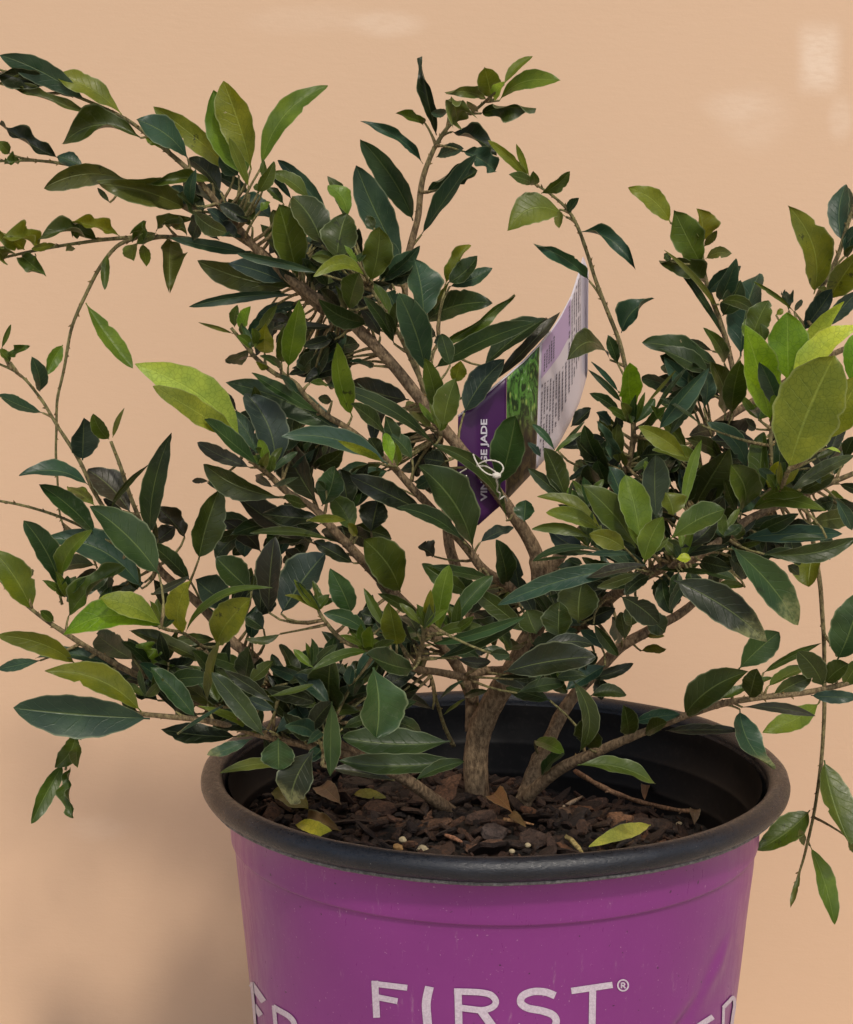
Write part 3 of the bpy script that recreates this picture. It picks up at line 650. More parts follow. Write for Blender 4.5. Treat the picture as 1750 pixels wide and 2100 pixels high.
leaves(1085, 805, .2, '''
1100 1600 550 950 280 g 9.6 -40;1150 1600 990 845 285 G 10.8 -20;960 1120 815 750 180 tm 7.4 -10;740 1395 85 1070 120 v 8.6 -50;725 1405 175 1230 150 v 9.8 -50;985 1605 620 1450 190 v 12 -40;1180 1740 1375 1275 220 G 12 30
1450 1505 2010 1200 250 g 11 40;1480 1260 1400 1025 220 v 9.6 -10;1310 1290 1300 640 250 u 7.6 10;1260 900 1190 700 90 G 6.4;1590 1070 1540 780 190 u 5.4;1290 1410 1190 1130 100 u 6.6;375 1060 160 565 210 f 7.4 -10;400 1120 -10 775 120 d 7.4 -10
265 590 35 325 70 t 7 -10;120 660 -10 510 60 t 6.4;820 790 570 335 200 d 5.6 30;950 620 735 340 110 tc 6.4 20;840 330 690 205 100 t 4;900 410 900 235 110 k 4;430 350 640 160 130 k -1 -10;690 970 610 740 170 d 5.4;610 1310 530 900 120 d 5
820 960 700 700 200 d 4.6;750 1360 560 1130 110 k 6;640 1500 30 1400 110 g 9.4 -70;560 1610 200 1390 210 u 7.6 30;630 1495 430 1400 80 t 8;1040 1660 580 1665 64 t 11 -10;700 1615 40 1730 70 d 9.8 -60;420 1100 460 900 30 f 6
540 1000 440 900 30 g 8;1000 760 940 600 60 o 5;1480 700 1370 380 160 b 3;1560 1100 1750 850 200 f 6;260 620 560 400 50 g 5 10;300 600 570 300 40 f 4;540 700 700 630 40 k 4;380 920 660 740 70 k 4.4;600 780 700 640 50 k 4
620 1500 760 1350 110 k 7;900 1500 700 1250 160 k 6.6;1100 1350 1000 1000 200 k 6;1200 1500 1130 1200 160 k 6.4;540 1330 300 1150 100 k 5.6
''')
leaves(1015, 1085, .2, '''
1540 375 30 780 190 t 13 -60;1480 360 500 490 56 d 12.4 30;1560 365 940 500 110 b 14 10;1500 450 1050 600 110 f 11;860 960 900 540 400 f 8 10;650 1110 665 745 280 f 10 0;430 1080 330 830 260 f 9 10
330 1070 -260 600 180 f 8 -30;110 575 20 110 200 d 5.6 10;300 820 180 230 180 u 4.4 -10;1250 1250 880 1040 130 t 4 -10;1300 1140 1200 900 210 t 3;90 1470 1035 1310 300 k 12.6 30;440 1240 1015 1190 150 k 12 40
1290 690 1680 975 230 km 13 30;870 960 760 620 100 f 7;1400 1000 1380 760 160 f 6;1340 1130 1290 850 140 f 5;1500 1250 1760 1230 90 o 0 20;1560 1100 1740 1100 60 o 0;1500 860 1750 1060 200 f 6;400 330 740 290 30 g 8
900 1440 740 1400 100 g 4;740 1500 860 1400 70 G 2;650 1500 940 1520 80 f 9 10;980 1710 1350 1700 90 f 4 40;170 1350 -120 1230 110 d 10 -20;640 400 880 380 120 d 9;900 360 760 300 60 d 9;1040 230 560 230 60 d 9
''')
leaves(1400, 980, .2, '''
500 705 1180 1510 320 qs 14 60;-90 1050 870 1680 330 ks 12.6 50;-60 830 85 830 90 y 13;180 850 510 930 160 k 10;620 620 1640 575 170 t 9 20;840 780 1790 615 180 f 8 -60;1300 470 1810 400 190 om 5 20;800 810 1160 740 90 d 6
1345 700 1290 1115 275 v 0 0;760 560 1190 370 140 d 8 10;1380 270 1540 230 130 d 6;560 730 800 660 60 f 8;640 1120 340 1115 90 g 5 -30;560 1060 240 980 100 d 8 -10;-10 720 350 400 200 km 10 -50;600 620 520 440 120 f 8;500 540 340 470 70 f 9
1480 620 1000 640 60 d 8.6;-100 780 480 690 90 k 9.6 -20;0 950 360 990 60 d 9.6;-400 700 -100 760 50 k 8;650 900 1000 1000 10 d 5;100 640 500 600 160 k 7;150 500 420 200 200 k 6.4;560 600 760 380 100 k 6.4;240 350 360 100 100 k 6
380 1330 -80 1160 80 f 6;1200 1000 1080 900 90 f 3
''')
leaves(1120, 1120, .36, '''
1660 650 1800 250 200 qm 7 -20;1240 722 1575 550 44 g 6 20;1580 800 1435 600 130 f 8.4 -20;1590 780 1725 670 110 f 8.6 10;1700 790 1800 640 110 g 8;1100 700 1330 490 150 q 5.4 10;785 972 1155 715 170 f 9 30;1160 865 1205 700 115 f 10 0
1280 870 1515 752 90 f 7 20;1265 800 1500 690 60 g 6 10;1510 850 1790 858 72 t 8.6 -10;1120 918 1535 968 56 b 8 20;1105 930 1300 1275 125 ts 10.4 -50;680 1052 1115 1050 54 b 8.6 -20;1555 895 1235 1060 120 G 1 30;250 1155 250 985 150 f 9
470 1075 445 905 110 f 8.4;560 1065 688 1005 80 f 8.6;500 1005 765 960 74 t 7.6 10;150 760 190 1175 100 f 10 60;255 855 458 850 70 f 4.6 26;180 1248 625 1355 84 g 11 40;1585 1220 1735 1705 170 g 1 -20;1505 1505 1205 1730 150 gm .4 20
60 750 230 740 60 d 10;1000 870 1140 800 50 g 7;120 740 60 720 60 g 6;1040 860 1290 750 44 g 6.4;1720 1660 1800 1750 60 o 0
''')
leaves(0, 0, 1, '''
1662 1735 1712 1896 34 G .8 -4;1642 1790 1622 1862 12 o .2;1650 1735 1640 1700 14 o .4
1098 1520 1156 1545 28 G 4
''')
leaves(910, 1505, .2, '''
1000 440 1240 200 110 q 4.6 30
''')
leaves(0, 630, .36, '''
1370 742 772 322 215 Y 10 -52;1360 745 875 448 120 V 11 26;358 215 262 388 72 G 3.4 -8;488 -25 757 348 92 G 3.4 -14;226 482 180 283 76 t 5 -6;242 602 -10 498 60 t 5 12;10 232 62 98 26 g 4.4;40 292 152 215 40 gc 4.6;60 312 -10 240 46 g 4.4
470 872 480 630 146 u 5.4 0;622 752 530 606 78 g 5.6 14;642 742 708 574 28 o 5 6;505 1015 108 960 84 t 5.6 -36;742 1172 500 925 150 b 4 -20;630 1152 842 898 34 f 6.6 30;856 1302 976 715 122 d 7.6 30;550 1302 222 1010 108 q 5.6 -20
540 1132 390 1025 66 v 2.6;905 1522 512 1135 195 q 9 -30;1052 1312 900 1130 90 bc 4;870 1352 1000 1250 90 b 3.6;1085 1562 862 1350 90 d 5 -10;808 1604 240 1322 170 t 3.8 -90;345 1602 136 1215 120 q 8.4 -22;352 1562 520 1268 88 G 9 20
700 1160 590 1090 40 b 4;900 1320 880 1200 30 f 6;390 1360 370 1300 20 o 3
''')
leaves(0, 1120, .36, '''
182 368 -40 20 165 v 7.6 -10;390 405 682 118 110 gc 7.6 20;925 462 358 506 150 B 9.6 -80;922 452 566 298 120 V 11 -24;1032 500 1086 200 130 V 10 40;308 430 228 368 52 g 8;1052 510 1552 236 44 g 9.6 60;1232 570 1430 296 165 vm 10.4 10;1182 900 1250 540 52 o 10.4 10
430 672 -12 508 110 v 8.6 -46;805 945 256 710 145 v 10 -66;230 652 -10 702 62 t 7;640 682 200 640 70 t 6.6 -20;855 982 76 922 225 t 10.6 0;1112 975 858 690 110 q 8.6 -10;1000 942 758 655 120 k 6.6;1092 952 958 640 130 gc 6.6 10
1232 924 1000 765 84 o 7.4 -10;1484 1072 1230 700 150 d 11 -10;1494 1084 1128 910 46 v 10 -10;1350 1085 916 1042 100 k 7 26;1010 1072 1275 905 20 t 9.6 -16;1212 684 738 480 76 f 7.4 -20;762 645 556 506 140 d 4.6 10;872 684 790 560 56 Gc 7.6 -10
480 260 620 150 80 d 6;430 1065 312 1262 105 g 8 24;362 1242 180 1582 92 g 9 -10;402 1262 405 1542 62 gc 9.6;442 1130 440 1262 62 g 9;864 272 1078 172 44 b 6 -10;150 200 130 120 60 f 5;900 880 780 820 90 k 6;1000 860 860 800 90 k 6
1180 860 960 700 120 k 7;1250 900 1150 700 120 k 7.4;930 800 850 640 90 k 6;620 700 560 650 50 v 7;1150 1000 1000 860 100 k 7
''')
leaves(385, 910, .2, '''
655 1510 290 1165 270 d 5.6 10;430 1660 80 1390 290 u 4.6 30;112 1190 330 455 290 f 6 50;752 1110 375 790 190 b 2.4 -30;832 1730 890 960 235 b 7 -10;960 1745 1410 1125 330 u 7.4 30;1180 1240 1005 1090 130 b 2.4;1500 1000 635 915 80 f 8 -50
1200 980 470 500 230 b 3 30;1365 765 760 715 190 k 6.4 30;940 545 165 205 230 f 5.6 40;980 560 200 400 110 d 5 20;220 385 45 382 55 b 4.6;1325 610 950 -20 300 k 3 10;1300 560 1050 80 200 k 2.6;870 432 1142 342 52 t 9.4 -20;700 330 868 445 80 b 9 10
1232 640 980 550 100 f 8 20;1375 640 1510 230 230 q 6 -40;1695 900 1470 530 220 g 5.6 -20;1225 790 1625 785 80 v 9.4 20;1640 670 1560 260 240 k 3 -20;1270 385 1270 -120 90 b .6 0;1155 185 1120 -60 90 b .6;1700 1225 1290 1000 140 k 5.4 10
1400 320 1500 -140 170 b 0;1420 480 1330 380 90 d 6;1740 950 1640 820 90 v 7;1690 640 1740 200 100 k 1
''')
leaves(560, 1120, .36, '''
725 265 515 -40 210 g 7 -30;445 385 325 128 125 qG 9 -16;266 372 120 190 44 v 10 -6;272 382 68 280 32 v 10 -10;545 500 288 382 84 q 10 -24;640 465 518 240 54 g 8.6;705 562 660 318 128 v 11 -10;885 472 898 248 58 v 11 -6
945 502 1005 108 104 G 10 10;1002 490 1252 168 92 q 9 20;850 455 598 270 66 f 6 -20;905 520 1200 460 60 g 10 20;900 560 1438 400 60 q 11 -10;935 642 1420 405 80 d 11 -20;560 612 560 458 76 G 12;562 602 692 538 56 g 13
545 602 218 712 56 g 13 -20;800 700 530 618 130 d 13 30;570 690 585 1095 250 q 15 0;335 885 328 1312 92 q 14 0;325 915 330 640 190 f 9;432 795 452 680 60 t 9;1012 1112 395 1090 150 d 10 40;1055 1218 375 1222 110 d 12 30
812 1335 1092 1228 64 d 13 20;910 930 640 820 60 b 7 -10;695 1335 350 1270 64 b 10;232 1165 98 1472 190 ks 15 -20;885 802 762 728 24 b 5;952 872 1092 762 24 t 4;972 962 1100 868 18 o 3;1088 862 1222 822 40 d 3
1230 180 880 110 60 d 8 20;1120 270 850 100 100 g 6;920 60 830 0 80 b 3;1050 640 1240 660 60 b 9 -20;1240 610 1350 620 60 d 11;1230 600 1150 570 60 k 6;1410 560 1330 600 80 f 5;1180 640 960 520 90 t 6;620 420 500 380 100 k 7;800 560 700 440 100 k 7
420 800 330 690 90 k 8;300 800 240 700 100 k 7;240 900 180 760 100 k 7;150 900 60 760 110 k 6;700 520 560 380 90 k 7;820 500 740 400 80 k 7;120 940 0 800 90 d 7
''')
leaves(385, 1505, .2, '''
930 45 935 362 320 q 15 0;660 45 200 215 120 ts 13 30;1080 350 330 402 110 o 11 -40
''')
leaves(385, 1190, .2, '''
1310 1590 1000 1500 170 t 12 -50;1380 1560 1230 1680 90 t 12.4;905 1335 610 1210 110 u 11 10;780 1595 245 945 195 d 14 -20;880 1255 380 930 130 k 12 -10;1290 1480 1050 1170 150 f 8 -20;1360 1390 1100 1090 170 k 7 -20
830 1190 1290 1068 56 g 10 -20;620 1055 880 830 120 f 10;780 505 600 380 180 d 6;950 550 590 600 80 f 8 50;1100 1480 900 1560 100 k 8;1060 1400 940 1220 130 k 6
''')
leaves(665, 700, .2, '''
285 765 130 15 190 Gm 8.4 40;1135 1062 20 440 140 d 7 -60;640 960 270 640 130 d 8 -30;870 600 270 400 240 b 1.4 40;1150 690 1030 168 180 g 9 -10;1220 875 1350 378 250 g 9.4 10;965 840 900 620 160 o .6;1340 420 1400 200 150 v .6
500 250 310 200 60 tc 6 20;470 700 420 560 60 b 1;760 750 620 600 120 g 1
''')
leaves(560, 630, .36, '''
915 352 1500 88 105 d 4 30;1200 335 1560 60 120 d 1.4 20;1090 602 1322 298 140 u 3 20;1240 440 1640 25 64 b 1 -30;1290 1015 1385 615 180 q 3.6 -10;1332 1215 905 782 74 f 5.4 -88;1140 1385 828 900 200 d 7 -40;860 1165 438 960 120 k 6 0
1085 1335 708 1140 86 d 8 -40;1432 1222 1440 1098 108 q 7;1180 1342 1370 1258 60 u 2 10;655 895 48 735 110 t 9.4 -60;622 878 368 760 46 V 9.6 -20;682 888 638 716 64 B 11 0;708 905 680 765 44 G 10.4 0;792 865 660 725 80 q 6 -10;625 875 550 745 90 d 7
710 800 640 620 80 d 6;980 880 860 860 100 k 3;1000 860 900 700 10 k 3;620 560 480 430 10 d 3;1580 60 1500 180 90 b 0;900 700 800 560 80 o .4;560 1280 600 1100 150 k 2;1010 330 960 150 80 d 4
''')
leaves(385, 630, .2, '''
1030 620 1150 -70 215 G 10 10;960 565 990 185 120 g 9 -20;790 475 800 162 190 v 9 0;650 365 915 -20 90 g 8 0;548 255 640 -10 110 B 8 20;482 205 512 -25 84 g 7 10;470 272 112 155 40 o 8 -12;640 430 388 550 120 f 3 20;820 625 700 560 60 v 8
945 635 740 498 76 q 9 -10;1135 860 950 700 84 t 8 10;1610 1310 390 770 270 d 5 -50;1345 1085 655 675 120 q 7 20;890 1695 590 880 320 u 6 -80;705 1500 430 1050 150 t 7 -30;732 1625 170 1150 160 q 10 10;640 1645 100 1385 140 b 6 30
770 1640 830 1480 90 o 9;1500 300 1170 390 110 k 4 20;1500 210 860 230 80 b 2 0;1050 130 830 130 90 b 2 -20;1450 560 1040 690 80 k 2 0;740 1480 690 1450 60 g 9;500 1060 320 870 90 b 4 -20;560 300 600 140 60 g 7;1250 780 1440 800 60 g 5 10
1480 960 1340 930 90 d 8;640 500 530 540 24 b 5;1500 330 1450 240 90 k 4
''')
#@END@
ITEMS = []
for (x0, y0, x1, y1, wd, code, d, bend) in LEAVES:
    L = math.hypot(x1-x0, y1-y0)
    if wd < 3 or L < 4: continue
    ITEMS.append((L*wd, x0, y0, x1, y1, wd, code, d, bend))
vis = lambda it: it[0]*(1 if -20 < (it[1]+it[3])/2 < 1770 else .1)
ITEMS.sort(key=vis, reverse=True)
rest = MB()
NODES = [(P(p[0], p[1], p[3]), p[2]*pix(p[3]), i, bi) for bi, b_ in enumerate(BR) for i, p in enumerate(b_)]
SIDE = MB()
def side_twig(B, T, rr):
    """a short side shoot that carries a leaf whose foot stands off the branches"""
    best = min(NODES, key=lambda n_: (n_[0]-B).length-n_[1]); D = (best[0]-B).length
    if D < best[1]+.0015 or D > .034: return
    nd = best
    b_ = BR[best[3]]; j = max(0, best[2]-int(rr.uniform(1, 4))); p = b_[j]; Q = P(p[0], p[1], p[3])
    if (Q-B).length > .040: Q = best[0]
    m = Q.lerp(B, .55) + (B-T).normalized()*.10*(Q-B).length
    ps = [Q, Q.lerp(m, .5)+(m-B.lerp(Q, .5))*.3, m, m.lerp(B, .5)+(m-B.lerp(Q, .5))*.3, B]
    tube(SIDE, ps, [.0008, .0007, .0006, .00055, .00045], [[.25, .19, .09]]*2+[[.22, .20, .08]]*3, 6, .2)

for idx, (ar, x0, y0, x1, y1, wd, code, d, bend) in enumerate(ITEMS):
    rr = random.Random(int(x0*7+y0*13+x1*3)); c = PAL[code[0]]; L = math.hypot(x1-x0, y1-y0)
    curl = .85 if 'c' in code[1:] else 0.0
    mot = 2.0 if 's' in code[1:] else (.85 if 'm' in code[1:] else rr.choice((0, 0, .15, .35)))
    db = nearest_depth(x0, y0, d)
    if abs(db-d) > 3: db = d+(db-d)*.6
    dt = d+rr.uniform(-.22, .22)*min(L, 160)*.0235
    Bp, Tp = P(x0, y0, db), P(x1, y1, dt)
    k = pix(d)
    mb = MB() if idx < 100 else rest
    side_twig(Bp, Tp, rr)
    leaf_geo(mb, Bp, Tp, wd*k*1.12, c, bend*k, curl, mot, rr=rr)
    if idx < 100: mb.build("leaf", M_LEAF, shrub)
# hidden leaves deep in the crown: same foliage, on the far side of the branches
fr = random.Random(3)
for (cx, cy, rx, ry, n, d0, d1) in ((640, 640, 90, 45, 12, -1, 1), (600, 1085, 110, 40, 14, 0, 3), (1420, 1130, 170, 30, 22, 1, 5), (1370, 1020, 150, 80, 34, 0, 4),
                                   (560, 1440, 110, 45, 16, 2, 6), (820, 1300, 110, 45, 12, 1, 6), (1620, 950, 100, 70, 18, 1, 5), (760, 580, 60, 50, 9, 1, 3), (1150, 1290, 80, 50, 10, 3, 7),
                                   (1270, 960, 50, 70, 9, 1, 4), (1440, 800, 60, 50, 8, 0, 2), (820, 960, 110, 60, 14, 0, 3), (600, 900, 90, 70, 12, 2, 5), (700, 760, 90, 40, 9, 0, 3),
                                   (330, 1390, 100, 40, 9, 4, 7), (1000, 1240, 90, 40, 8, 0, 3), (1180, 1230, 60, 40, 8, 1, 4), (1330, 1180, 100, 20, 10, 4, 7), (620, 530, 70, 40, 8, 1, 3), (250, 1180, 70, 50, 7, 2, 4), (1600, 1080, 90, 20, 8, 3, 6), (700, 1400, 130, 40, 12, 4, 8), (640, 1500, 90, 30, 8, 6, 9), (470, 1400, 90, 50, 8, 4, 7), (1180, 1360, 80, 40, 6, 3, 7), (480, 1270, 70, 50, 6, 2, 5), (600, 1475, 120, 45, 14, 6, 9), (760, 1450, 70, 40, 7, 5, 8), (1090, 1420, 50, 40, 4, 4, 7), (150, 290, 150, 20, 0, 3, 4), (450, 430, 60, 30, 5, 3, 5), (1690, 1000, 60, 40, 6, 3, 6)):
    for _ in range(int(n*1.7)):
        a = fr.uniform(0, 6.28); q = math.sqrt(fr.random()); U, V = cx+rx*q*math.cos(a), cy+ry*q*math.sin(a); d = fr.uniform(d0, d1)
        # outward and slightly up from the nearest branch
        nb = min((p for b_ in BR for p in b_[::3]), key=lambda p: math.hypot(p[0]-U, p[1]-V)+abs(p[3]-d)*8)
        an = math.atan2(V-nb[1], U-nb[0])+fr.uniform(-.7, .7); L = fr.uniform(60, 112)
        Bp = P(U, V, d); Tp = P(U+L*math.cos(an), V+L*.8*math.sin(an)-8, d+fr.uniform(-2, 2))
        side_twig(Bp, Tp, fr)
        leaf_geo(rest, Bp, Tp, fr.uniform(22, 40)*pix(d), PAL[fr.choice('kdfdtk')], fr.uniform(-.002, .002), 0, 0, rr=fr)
# upright tufts of young leaves at the shoot tips
for (U, V, d) in ((872, 1288, 10), (745, 1335, 10), (655, 1250, 9.4), (1330, 1135, 11), (1485, 1100, 9), (1592, 1005, 8.4), (520, 712, 8), (905, 882, 6), (1300, 868, 4.6), (335, 1290, 8), (130, 1222, 7.6),
                  (555, 968, 7.6), (1400, 1150, 9.6), (930, 1300, 9), (640, 1370, 9), (1210, 1120, 8), (450, 1440, 8.4), (300, 1430, 8), (1560, 860, 4), (700, 560, 5.6), (1200, 1040, 6)):
    for j in range(5):
        an = -math.pi/2+(j-2)*.42+fr.uniform(-.2, .2); L = fr.uniform(34, 74); db = d+fr.uniform(-.4, .4)
        leaf_geo(rest, P(U+fr.uniform(-5, 5), V+fr.uniform(-4, 4), db), P(U+L*math.cos(an), V+L*math.sin(an), db+fr.uniform(-1, 1)), fr.uniform(13, 23)*pix(d), PAL[fr.choice('gGgqgd')], fr.uniform(-.001, .001), 0, 0, rr=fr)
o = SIDE.build("side_shoots", M_BARK, shrub); o['kind'] = 'stuff'
o = rest.build("foliage", M_LEAF, shrub); o['kind'] = 'stuff'

# ---------------------------------------------------------------- tag tied to the branch
TZ = lambda x, y: (910+.2834*x, 525+.2834*y)
COLS = [(0, (105,1160), (95,1770), 2.6), (1, (240,1050), (240,1960), 2.5), (2, (350,960), (350,1860), 2.2), (3, (457,870), (450,1775), 1.9),
        (4, (575,765), (560,1660), 1.2), (5, (695,640), (668,1545), .4), (6, (770,545), (745,1460), -.4), (7, (845,435), (830,1370), -1.2), (8, (925,280), (925,1190), -2.2), (9, (985,90), (985,1060), -3.0), (10, (1008,0), (1018,945), -3.8), (11, (1022,25), (1036,880), -4.2), (12, (1050,110), (1043,830), -3.6)]
def tag_pt(s, v, lift=0):
    i = max(0, min(len(COLS)-2, int(s))); t = s-i; a, b_ = COLS[i], COLS[i+1]
    x0 = a[1][0]+(b_[1][0]-a[1][0])*t; y0 = a[1][1]+(b_[1][1]-a[1][1])*t
    x1 = a[2][0]+(b_[2][0]-a[2][0])*t; y1 = a[2][1]+(b_[2][1]-a[2][1])*t; d = a[3]+(b_[3]-a[3])*t
    U, V = TZ(x0+(x1-x0)*v, y0+(y1-y0)*v); return P(U, V, d+lift)
label = empty("plant_tag", tuple(P(1090, 900, 1.9)))
tag(label, "folded purple and white plant care tag tied to the branch with white string", "tag")
def simple(name, col, rough=.5, nz=0.0, sc=300):
    m, nt, b = newmat(name); pos = obpos(nt); a = noi(nt, sc, 3, .6, pos)
    nt.links.new(mixc(nt, a, tuple(q*(1-nz) for q in col), tuple(min(1, q*(1+nz)) for q in col)), b.inputs['Base Color']); b.inputs['Roughness'].default_value = rough
    return m
m_pp = simple("purple_card", (.060, .012, .085), .38, .08, 60); m_wh = simple("white_card", (.60, .55, .60), .45, .05, 40); m_li = simple("lilac_print", (.42, .31, .50), .45, .05, 60)
m_ink = simple("grey_ink", (.10, .09, .12), .6); m_wt = simple("white_ink", (.62, .58, .66), .5); m_st = simple("cotton_string", (.62, .58, .50), .9, .15, 1500)
m_ph, nt, b = newmat("leaf_photo_print")
pos = obpos(nt); mp = N(nt, 'Mapping'); mp.inputs['Rotation'].default_value = (0, .5, 0); mp.inputs['Scale'].default_value = (1.6, 1, .6); nt.links.new(pos, mp.inputs[0])
a = noi(nt, 170, 5, .7, mp.outputs[0], 1.5); vo = N(nt, 'TexVoronoi'); vo.inputs['Scale'].default_value = 260; nt.links.new(mp.outputs[0], vo.inputs['Vector'])
c = mixc(nt, ramp(nt, a, .42, .58), (.012, .035, .010), (.09, .24, .04)); c = mixc(nt, ramp(nt, vo.outputs['Distance'], .3, .1), c, (.30, .42, .10)); c = mixc(nt, ramp(nt, a, .63, .72), c, (.55, .66, .50))
sp_ = N(nt, 'SeparateXYZ'); nt.links.new(pos, sp_.inputs[0])
zt = P(1080, 830, 1).z
c = mixc(nt, ramp(nt, sp_.outputs[2], zt-.018, zt+.004), mixc(nt, ramp(nt, a, .4, .6), (.02, .014, .01), (.07, .05, .02)), c)
nt.links.new(c, b.inputs['Base Color']); b.inputs['Roughness'].default_value = .35
def panel(name, s0, s1, m, v0=0, v1=1, lift=0.0, ns=16, nv=14, back=True, parent=label):
    mb = MB(); rows = []
    for i in range(ns+1):
        s = s0+(s1-s0)*i/ns; rows.append([mb.add(tag_pt(s, v0+(v1-v0)*j/nv, lift), (i/ns, j/nv)) for j in range(nv+1)])
    mb.grid(rows)
    if back:
        rb = []
        for i in range(ns+1):
            s = s0+(s1-s0)*i/ns; rb.append([mb.add(tag_pt(s, v0+(v1-v0)*j/nv, lift-.05)) for j in range(nv+1)])
        mb.grid([r[::-1] for r in rb])
        per = lambda g: g[0]+[r[-1] for r in g[1:]]+g[-1][::-1][1:]+[r[0] for r in g[::-1]][1:]
        pa, pb = per(rows), per(rb)
        for i in range(len(pa)-1): mb.f.append((pa[i], pb[i], pb[i+1], pa[i+1]))
    return mb.build(name, m, parent)
pp = panel("purple_panel", 0, 3, m_pp); ph = panel("photo_panel", 3.01, 5, m_ph); wp = panel("text_panel", 5.01, 12, m_wh, ns=26)
# thin pale cut edge along the top
mb = MB(); tube(mb, [tag_pt(s*.25, 0) for s in range(0, 25)], [.00045]*25, [[1, 1, 1]]*25, 6, 0); mb.build("cut_edge", m_wh, label)
panel("lilac_box", 5.25, 7.95, m_li, .02, .30, .04, back=False)
mb = MB()
rr = random.Random(5)
for k in range(15):                                   # rows of tiny print on the back of the tag
    s = 5.35+k*.27
    v = .36+.012*k if k < 9 else .06
    v_end = .93-.02*k
    while v < v_end:
        l = rr.uniform(.008, .03)
        if rr.random() < .93:
            a = tag_pt(s, v, .05); b_ = tag_pt(s, min(v_end, v+l), .05); c_ = tag_pt(s+.10, min(v_end, v+l), .05); d_ = tag_pt(s+.10, v, .05)
            ii = [mb.add(q) for q in (a, b_, c_, d_)]; mb.f.append(tuple(ii))
        v += l+.006
    if k in (3, 8): v = 0
for k in range(5):
    s = 5.5+k*.22; v = .13-.01*k
    while v < .26:
        l = rr.uniform(.008, .022); ii = [mb.add(q) for q in (tag_pt(s, v, .06), tag_pt(s, v+l, .06), tag_pt(s+.11, v+l, .06), tag_pt(s+.11, v, .06))]; mb.f.append(tuple(ii)); v += l+.006
mb.build("small_print", m_ink, label, False)
def tag_text(txt, body, x_base, y_start, y_end, cap, mat):
    cu = bpy.data.curves.new("t", 'FONT'); cu.body = txt; cu.resolution_u = 3; cu.offset = .03
    ob = bpy.data.objects.new("t", cu); COL.objects.link(ob); bpy.context.view_layer.update()
    me = bpy.data.meshes.new_from_object(ob.evaluated_get(bpy.context.evaluated_depsgraph_get())); bpy.data.objects.remove(ob)
    xs = [v.co.x for v in me.vertices]; ys = [v.co.y for v in me.vertices]; W = max(xs)-min(xs); H = max(ys)-min(ys)
    mb = MB()
    for v in me.vertices:
        fx = (v.co.x-min(xs))/W; fy = (v.co.y-min(ys))/H
        zx = x_base-cap*fy; zy = y_start+(y_end-y_start)*fx
        # locate on the purple panel
        lo, hi = 0.0, 3.0
        for _ in range(18):
            m_ = (lo+hi)/2; i = min(2, int(m_)); t = m_-i
            if COLS[i][1][0]+(COLS[i+1][1][0]-COLS[i][1][0])*t < zx: lo = m_
            else: hi = m_
        i = min(2, int(lo)); t = lo-i; yt = COLS[i][1][1]+(COLS[i+1][1][1]-COLS[i][1][1])*t; yb = COLS[i][2][1]+(COLS[i+1][2][1]-COLS[i][2][1])*t
        mb.add(tag_pt(lo, (zy-yt)/(yb-yt), .06))
    for p in me.polygons: mb.f.append(tuple(p.vertices))
    return mb.build(body, mat, label, False)
tag_text("VINTAGE JADE", "lettering", 330, 1775, 1180, 62, m_wt)
# string
def string(pts, r=5.6):
    c = cr(pts, 8); mb = MB(); tube(mb, [P(*TZ(p[0], p[1]), p[2]) for p in c], [r*.2834*pix(4)*(1+.12*math.sin(i*1.3)) for i in range(len(c))], [[1, 1, 1]]*len(c), 7, .2); return mb
s1 = string([(215,1435,5),(232,1480,5.6),(262,1530,6),(300,1565,6.2),(345,1585,6.2),(400,1580,6.2),(432,1545,6.2),(418,1505,6),(370,1482,5.8),(310,1480,5.6),(255,1505,5.4),(245,1520,5.2),(300,1520,5.4),(350,1545,5.8),(385,1575,6.2),(382,1620,6),(392,1660,5.6),(388,1700,5.2),(410,1720,4.8),(405,1760,4.2),(440,1740,4),(460,1775,3)])
s1.build("string", m_st, label)
s2 = string([(165,1590,5),(140,1640,4.4),(110,1680,3.8),(75,1698,3.4),(58,1670,3.2),(75,1615,3.2),(110,1575,3.2),(165,1540,3.4)]); s2.build("string", m_st, label)
mb = MB(); kp = P(*TZ(385, 1588), 6.4)
tube(mb, [kp+Vector((-.0018, 0, 0)), kp, kp+Vector((.0018, 0, 0))], [.0009, .0015, .0009], [[1, 1, 1]]*3, 8, .1); mb.build("knot", m_st, label)

# ---------------------------------------------------------------- things lying on the soil
GL = "dead leaves lying on the bark chips"
def lying(name, U0, V0, U1, V1, wd, col, lab, mot=0.0, curl=0.0, fold=.2, up=.003, roll=.9, bend=0):
    a = soil_at(U0, V0, up); b_ = soil_at(U1, V1, up); mb = MB(); k = pix(0)
    leaf_geo(mb, a, b_, wd*k, col, bend*k, curl, mot, roll=roll, sag=.004, rr=random.Random(int(U0)), fold=fold, bite=False)
    o = mb.build(name, M_LEAF); tag(o, lab, "leaf", GL); return o
lying("fallen_leaf", 1335, 1692, 1208, 1736, 30, (.42, .46, .08), "yellow green fallen leaf on the bark near the front right of the rim", up=.0105, roll=.35, mot=.3, bend=3)
lying("fallen_leaf", 606, 1692, 690, 1716, 26, (.50, .42, .04), "yellow curled fallen leaf against the front left of the black rim", up=.0095, roll=.3, mot=.4)
lying("fallen_leaf", 726, 1630, 792, 1636, 20, (.34, .30, .10), "small pale tan fallen leaf left of the leaning stem", up=.006, roll=.3)
lying("fallen_leaf", 560, 1622, 632, 1660, 44, (.22, .20, .07), "dull olive fallen leaf under the glossy leaf at the left of the pot", up=.006, roll=.4, mot=.4)
lying("dead_leaf", 700, 1650, 655, 1614, 40, (.16, .09, .05), "brown dead leaf with veins behind the pale tan leaf", up=.008, roll=.3)
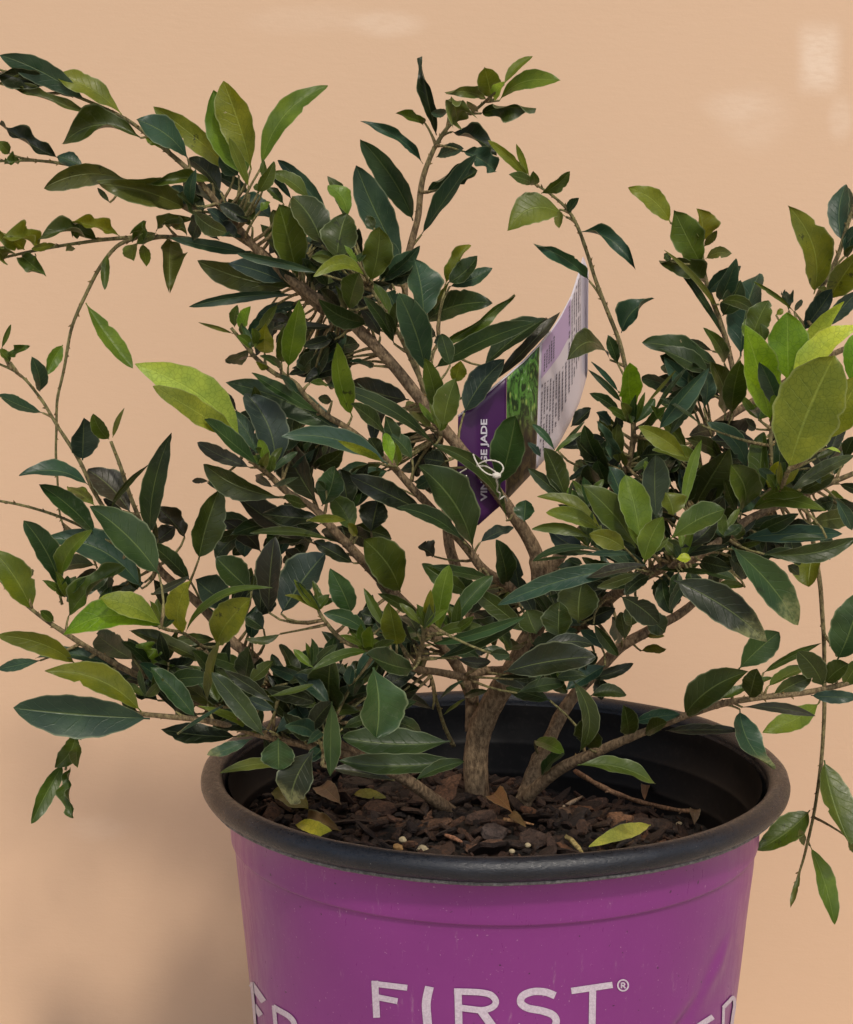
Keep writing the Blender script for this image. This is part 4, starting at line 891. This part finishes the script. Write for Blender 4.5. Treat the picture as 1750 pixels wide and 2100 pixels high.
lying("dead_leaf", 700, 1705, 622, 1682, 34, (.15, .085, .035), "long brown dead leaf just behind the yellow curled leaf", up=.005, curl=.3, roll=.4)
lying("dead_leaf", 1052, 1668, 1012, 1630, 38, (.38, .20, .09), "orange brown dead leaf leaning on the foot of the right stem", up=.010, roll=.2, fold=.5)
lying("dead_leaf", 1048, 1674, 1080, 1696, 16, (.34, .18, .08), "small torn orange leaf below the one at the foot of the right stem", up=.006, roll=.3)
lying("dead_leaf", 985, 1555, 925, 1545, 30, (.20, .10, .05), "reddish dead leaf standing behind the main trunk", up=.010, roll=.2)
lying("dead_leaf", 1330, 1600, 1322, 1640, 22, (.22, .13, .07), "brown dead leaf caught above the fallen twig", up=.008, roll=.2)
lying("dead_leaf", 1424, 1665, 1424, 1692, 24, (.20, .12, .07), "brown dead leaf hanging from the end of the fallen twig", up=.006, roll=.1)
def stick(name, pts, rs, col, lab, cat, up=.003, mat=None):
    mb = MB(); q = [soil_at(p[0], p[1], up if len(p) < 3 else p[2]) for p in pts]
    tube(mb, q, [r*pix(0) for r in rs], [col]*len(q), 8, .25); o = mb.build(name, mat or M_BARK); tag(o, lab, cat); return o
tw = cr([(1181, 1582, .022), (1229, 1611, .020), (1270, 1630, .016), (1309, 1643, .012), (1373, 1659, .008), (1420, 1664, .005), (1463, 1666, .004)], 4)
mb = MB(); q = [soil_at(p[0], p[1], p[2]) for p in tw]; tube(mb, q, [(5.6-.04*i)*pix(0) for i in range(len(q))], [[.20, .11, .06]]*len(q), 8, .3)
for i in range(2, len(q)-2, 2):
    tip = q[i]+Vector((R.uniform(-1, 1), -.5, R.uniform(-1, 1)))*.0022; tube(mb, [q[i], tip], [.0009, .0003], [[.2, .11, .06]]*2, 5, 0)
tag(mb.build("fallen_twig", M_BARK), "thin brown fallen twig lying across the bark at the right", "twig")
stick("wood_splinter", [(1156, 1655), (1174, 1645), (1195, 1634)], [3.2, 4.4, 2.6], [.62, .50, .36], "pale wood splinter on the bark between trunk and fallen twig", "splinter", .006)
stick("pine_shred", [(1160, 1715), (1172, 1722), (1186, 1738), (1196, 1752)], [4.2, 4.6, 5.2, 3.5], [.46, .36, .14], "crooked straw coloured stalk on the bark near the front rim", "stalk", .006)
stick("wood_chip", [(1034, 1680), (1060, 1684), (1094, 1691)], [3.4, 4.4, 1.6], [.50, .27, .12], "orange wood sliver in front of the torn orange leaf", "wood chip", .007)
stick("wood_chip", [(912, 1712), (930, 1719), (948, 1727)], [3, 4.6, 2.6], [.34, .16, .09], "pink brown wood sliver on the bark left of the trunk foot", "wood chip", .006)
# larger slabs of bark that stand out
for (U, V, L, W, lab, col) in ((985, 1675, .017, .009, "flat bark slab lying against the trunk foot", (.085, .05, .035)), (1010, 1705, .017, .015, "grey brown angular bark slab in front of the trunk", (.075, .055, .05)),
        (890, 1690, .024, .008, "long brown bark slab below the leaning stem", (.11, .06, .035)), (1000, 1740, .026, .013, "big curled bark slab near the front rim", (.12, .065, .04)), (1095, 1720, .019, .012, "dark rough bark slab right of the big curled slab", (.06, .035, .025)),
        (1270, 1680, .018, .012, "orange brown bark slab above the yellow green leaf", (.24, .13, .07)), (1170, 1668, .018, .007, "brown ridged bark slab under the pale splinter", (.13, .08, .05)), (780, 1660, .018, .013, "rounded bark slab left of the leaning stem foot", (.09, .05, .035)),
        (1225, 1650, .015, .010, "smooth dark bark slab beside the pale splinter", (.09, .05, .035)), (1120, 1545, .016, .010, "brown bark slab between the two right stems", (.13, .075, .045))):
    mb = MB(); p = soil_at(U, V, .004); chip(mb, p, L, W, .003, col, (R.uniform(.1, .8), R.uniform(-.3, .3), R.uniform(-.6, .6))); o = mb.build("bark_slab", mch, None, False); tag(o, lab, "bark", "large bark slabs on the soil")
m_pe = simple("perlite", (.40, .33, .20), .8, .2, 900)
for i, (U, V, r, lab) in enumerate(((964, 1830-1, 0, ""),)): pass
for (U, V, r, lab, c) in ((867, 1742, .0022, "round cream pebble beside the front rim", 0), (816, 1738, .0019, "orange tinted pebble left of the round cream one", 1), (826, 1722, .0015, "small oval cream pebble above the orange tinted one", 0),
        (1083, 1733, .0012, "tiny white crumb at the front right of the bark", 0), (1050, 1746, .0011, "tiny round white crumb close to the front rim", 0), (1393, 1690, .0014, "pale crumb on the soil by the end of the fallen twig", 0)):
    p = soil_at(U, V, .005); bm = bmesh.new(); bmesh.ops.create_icosphere(bm, subdivisions=3, radius=r)
    for v in bm.verts: v.co *= 1+.35*noise.noise(v.co*700+Vector((U, 0, 0))); v.co.x *= 1.15; v.co.z *= .8
    me = bpy.data.meshes.new("pebble"); bm.to_mesh(me); bm.free(); me.materials.append(m_pe if not c else simple("tan_pebble", (.50, .28, .10), .7, .2, 800))
    o = bpy.data.objects.new("pebble", me); COL.objects.link(o); o.location = p; tag(o, lab, "pebble", "small stones on the bark")
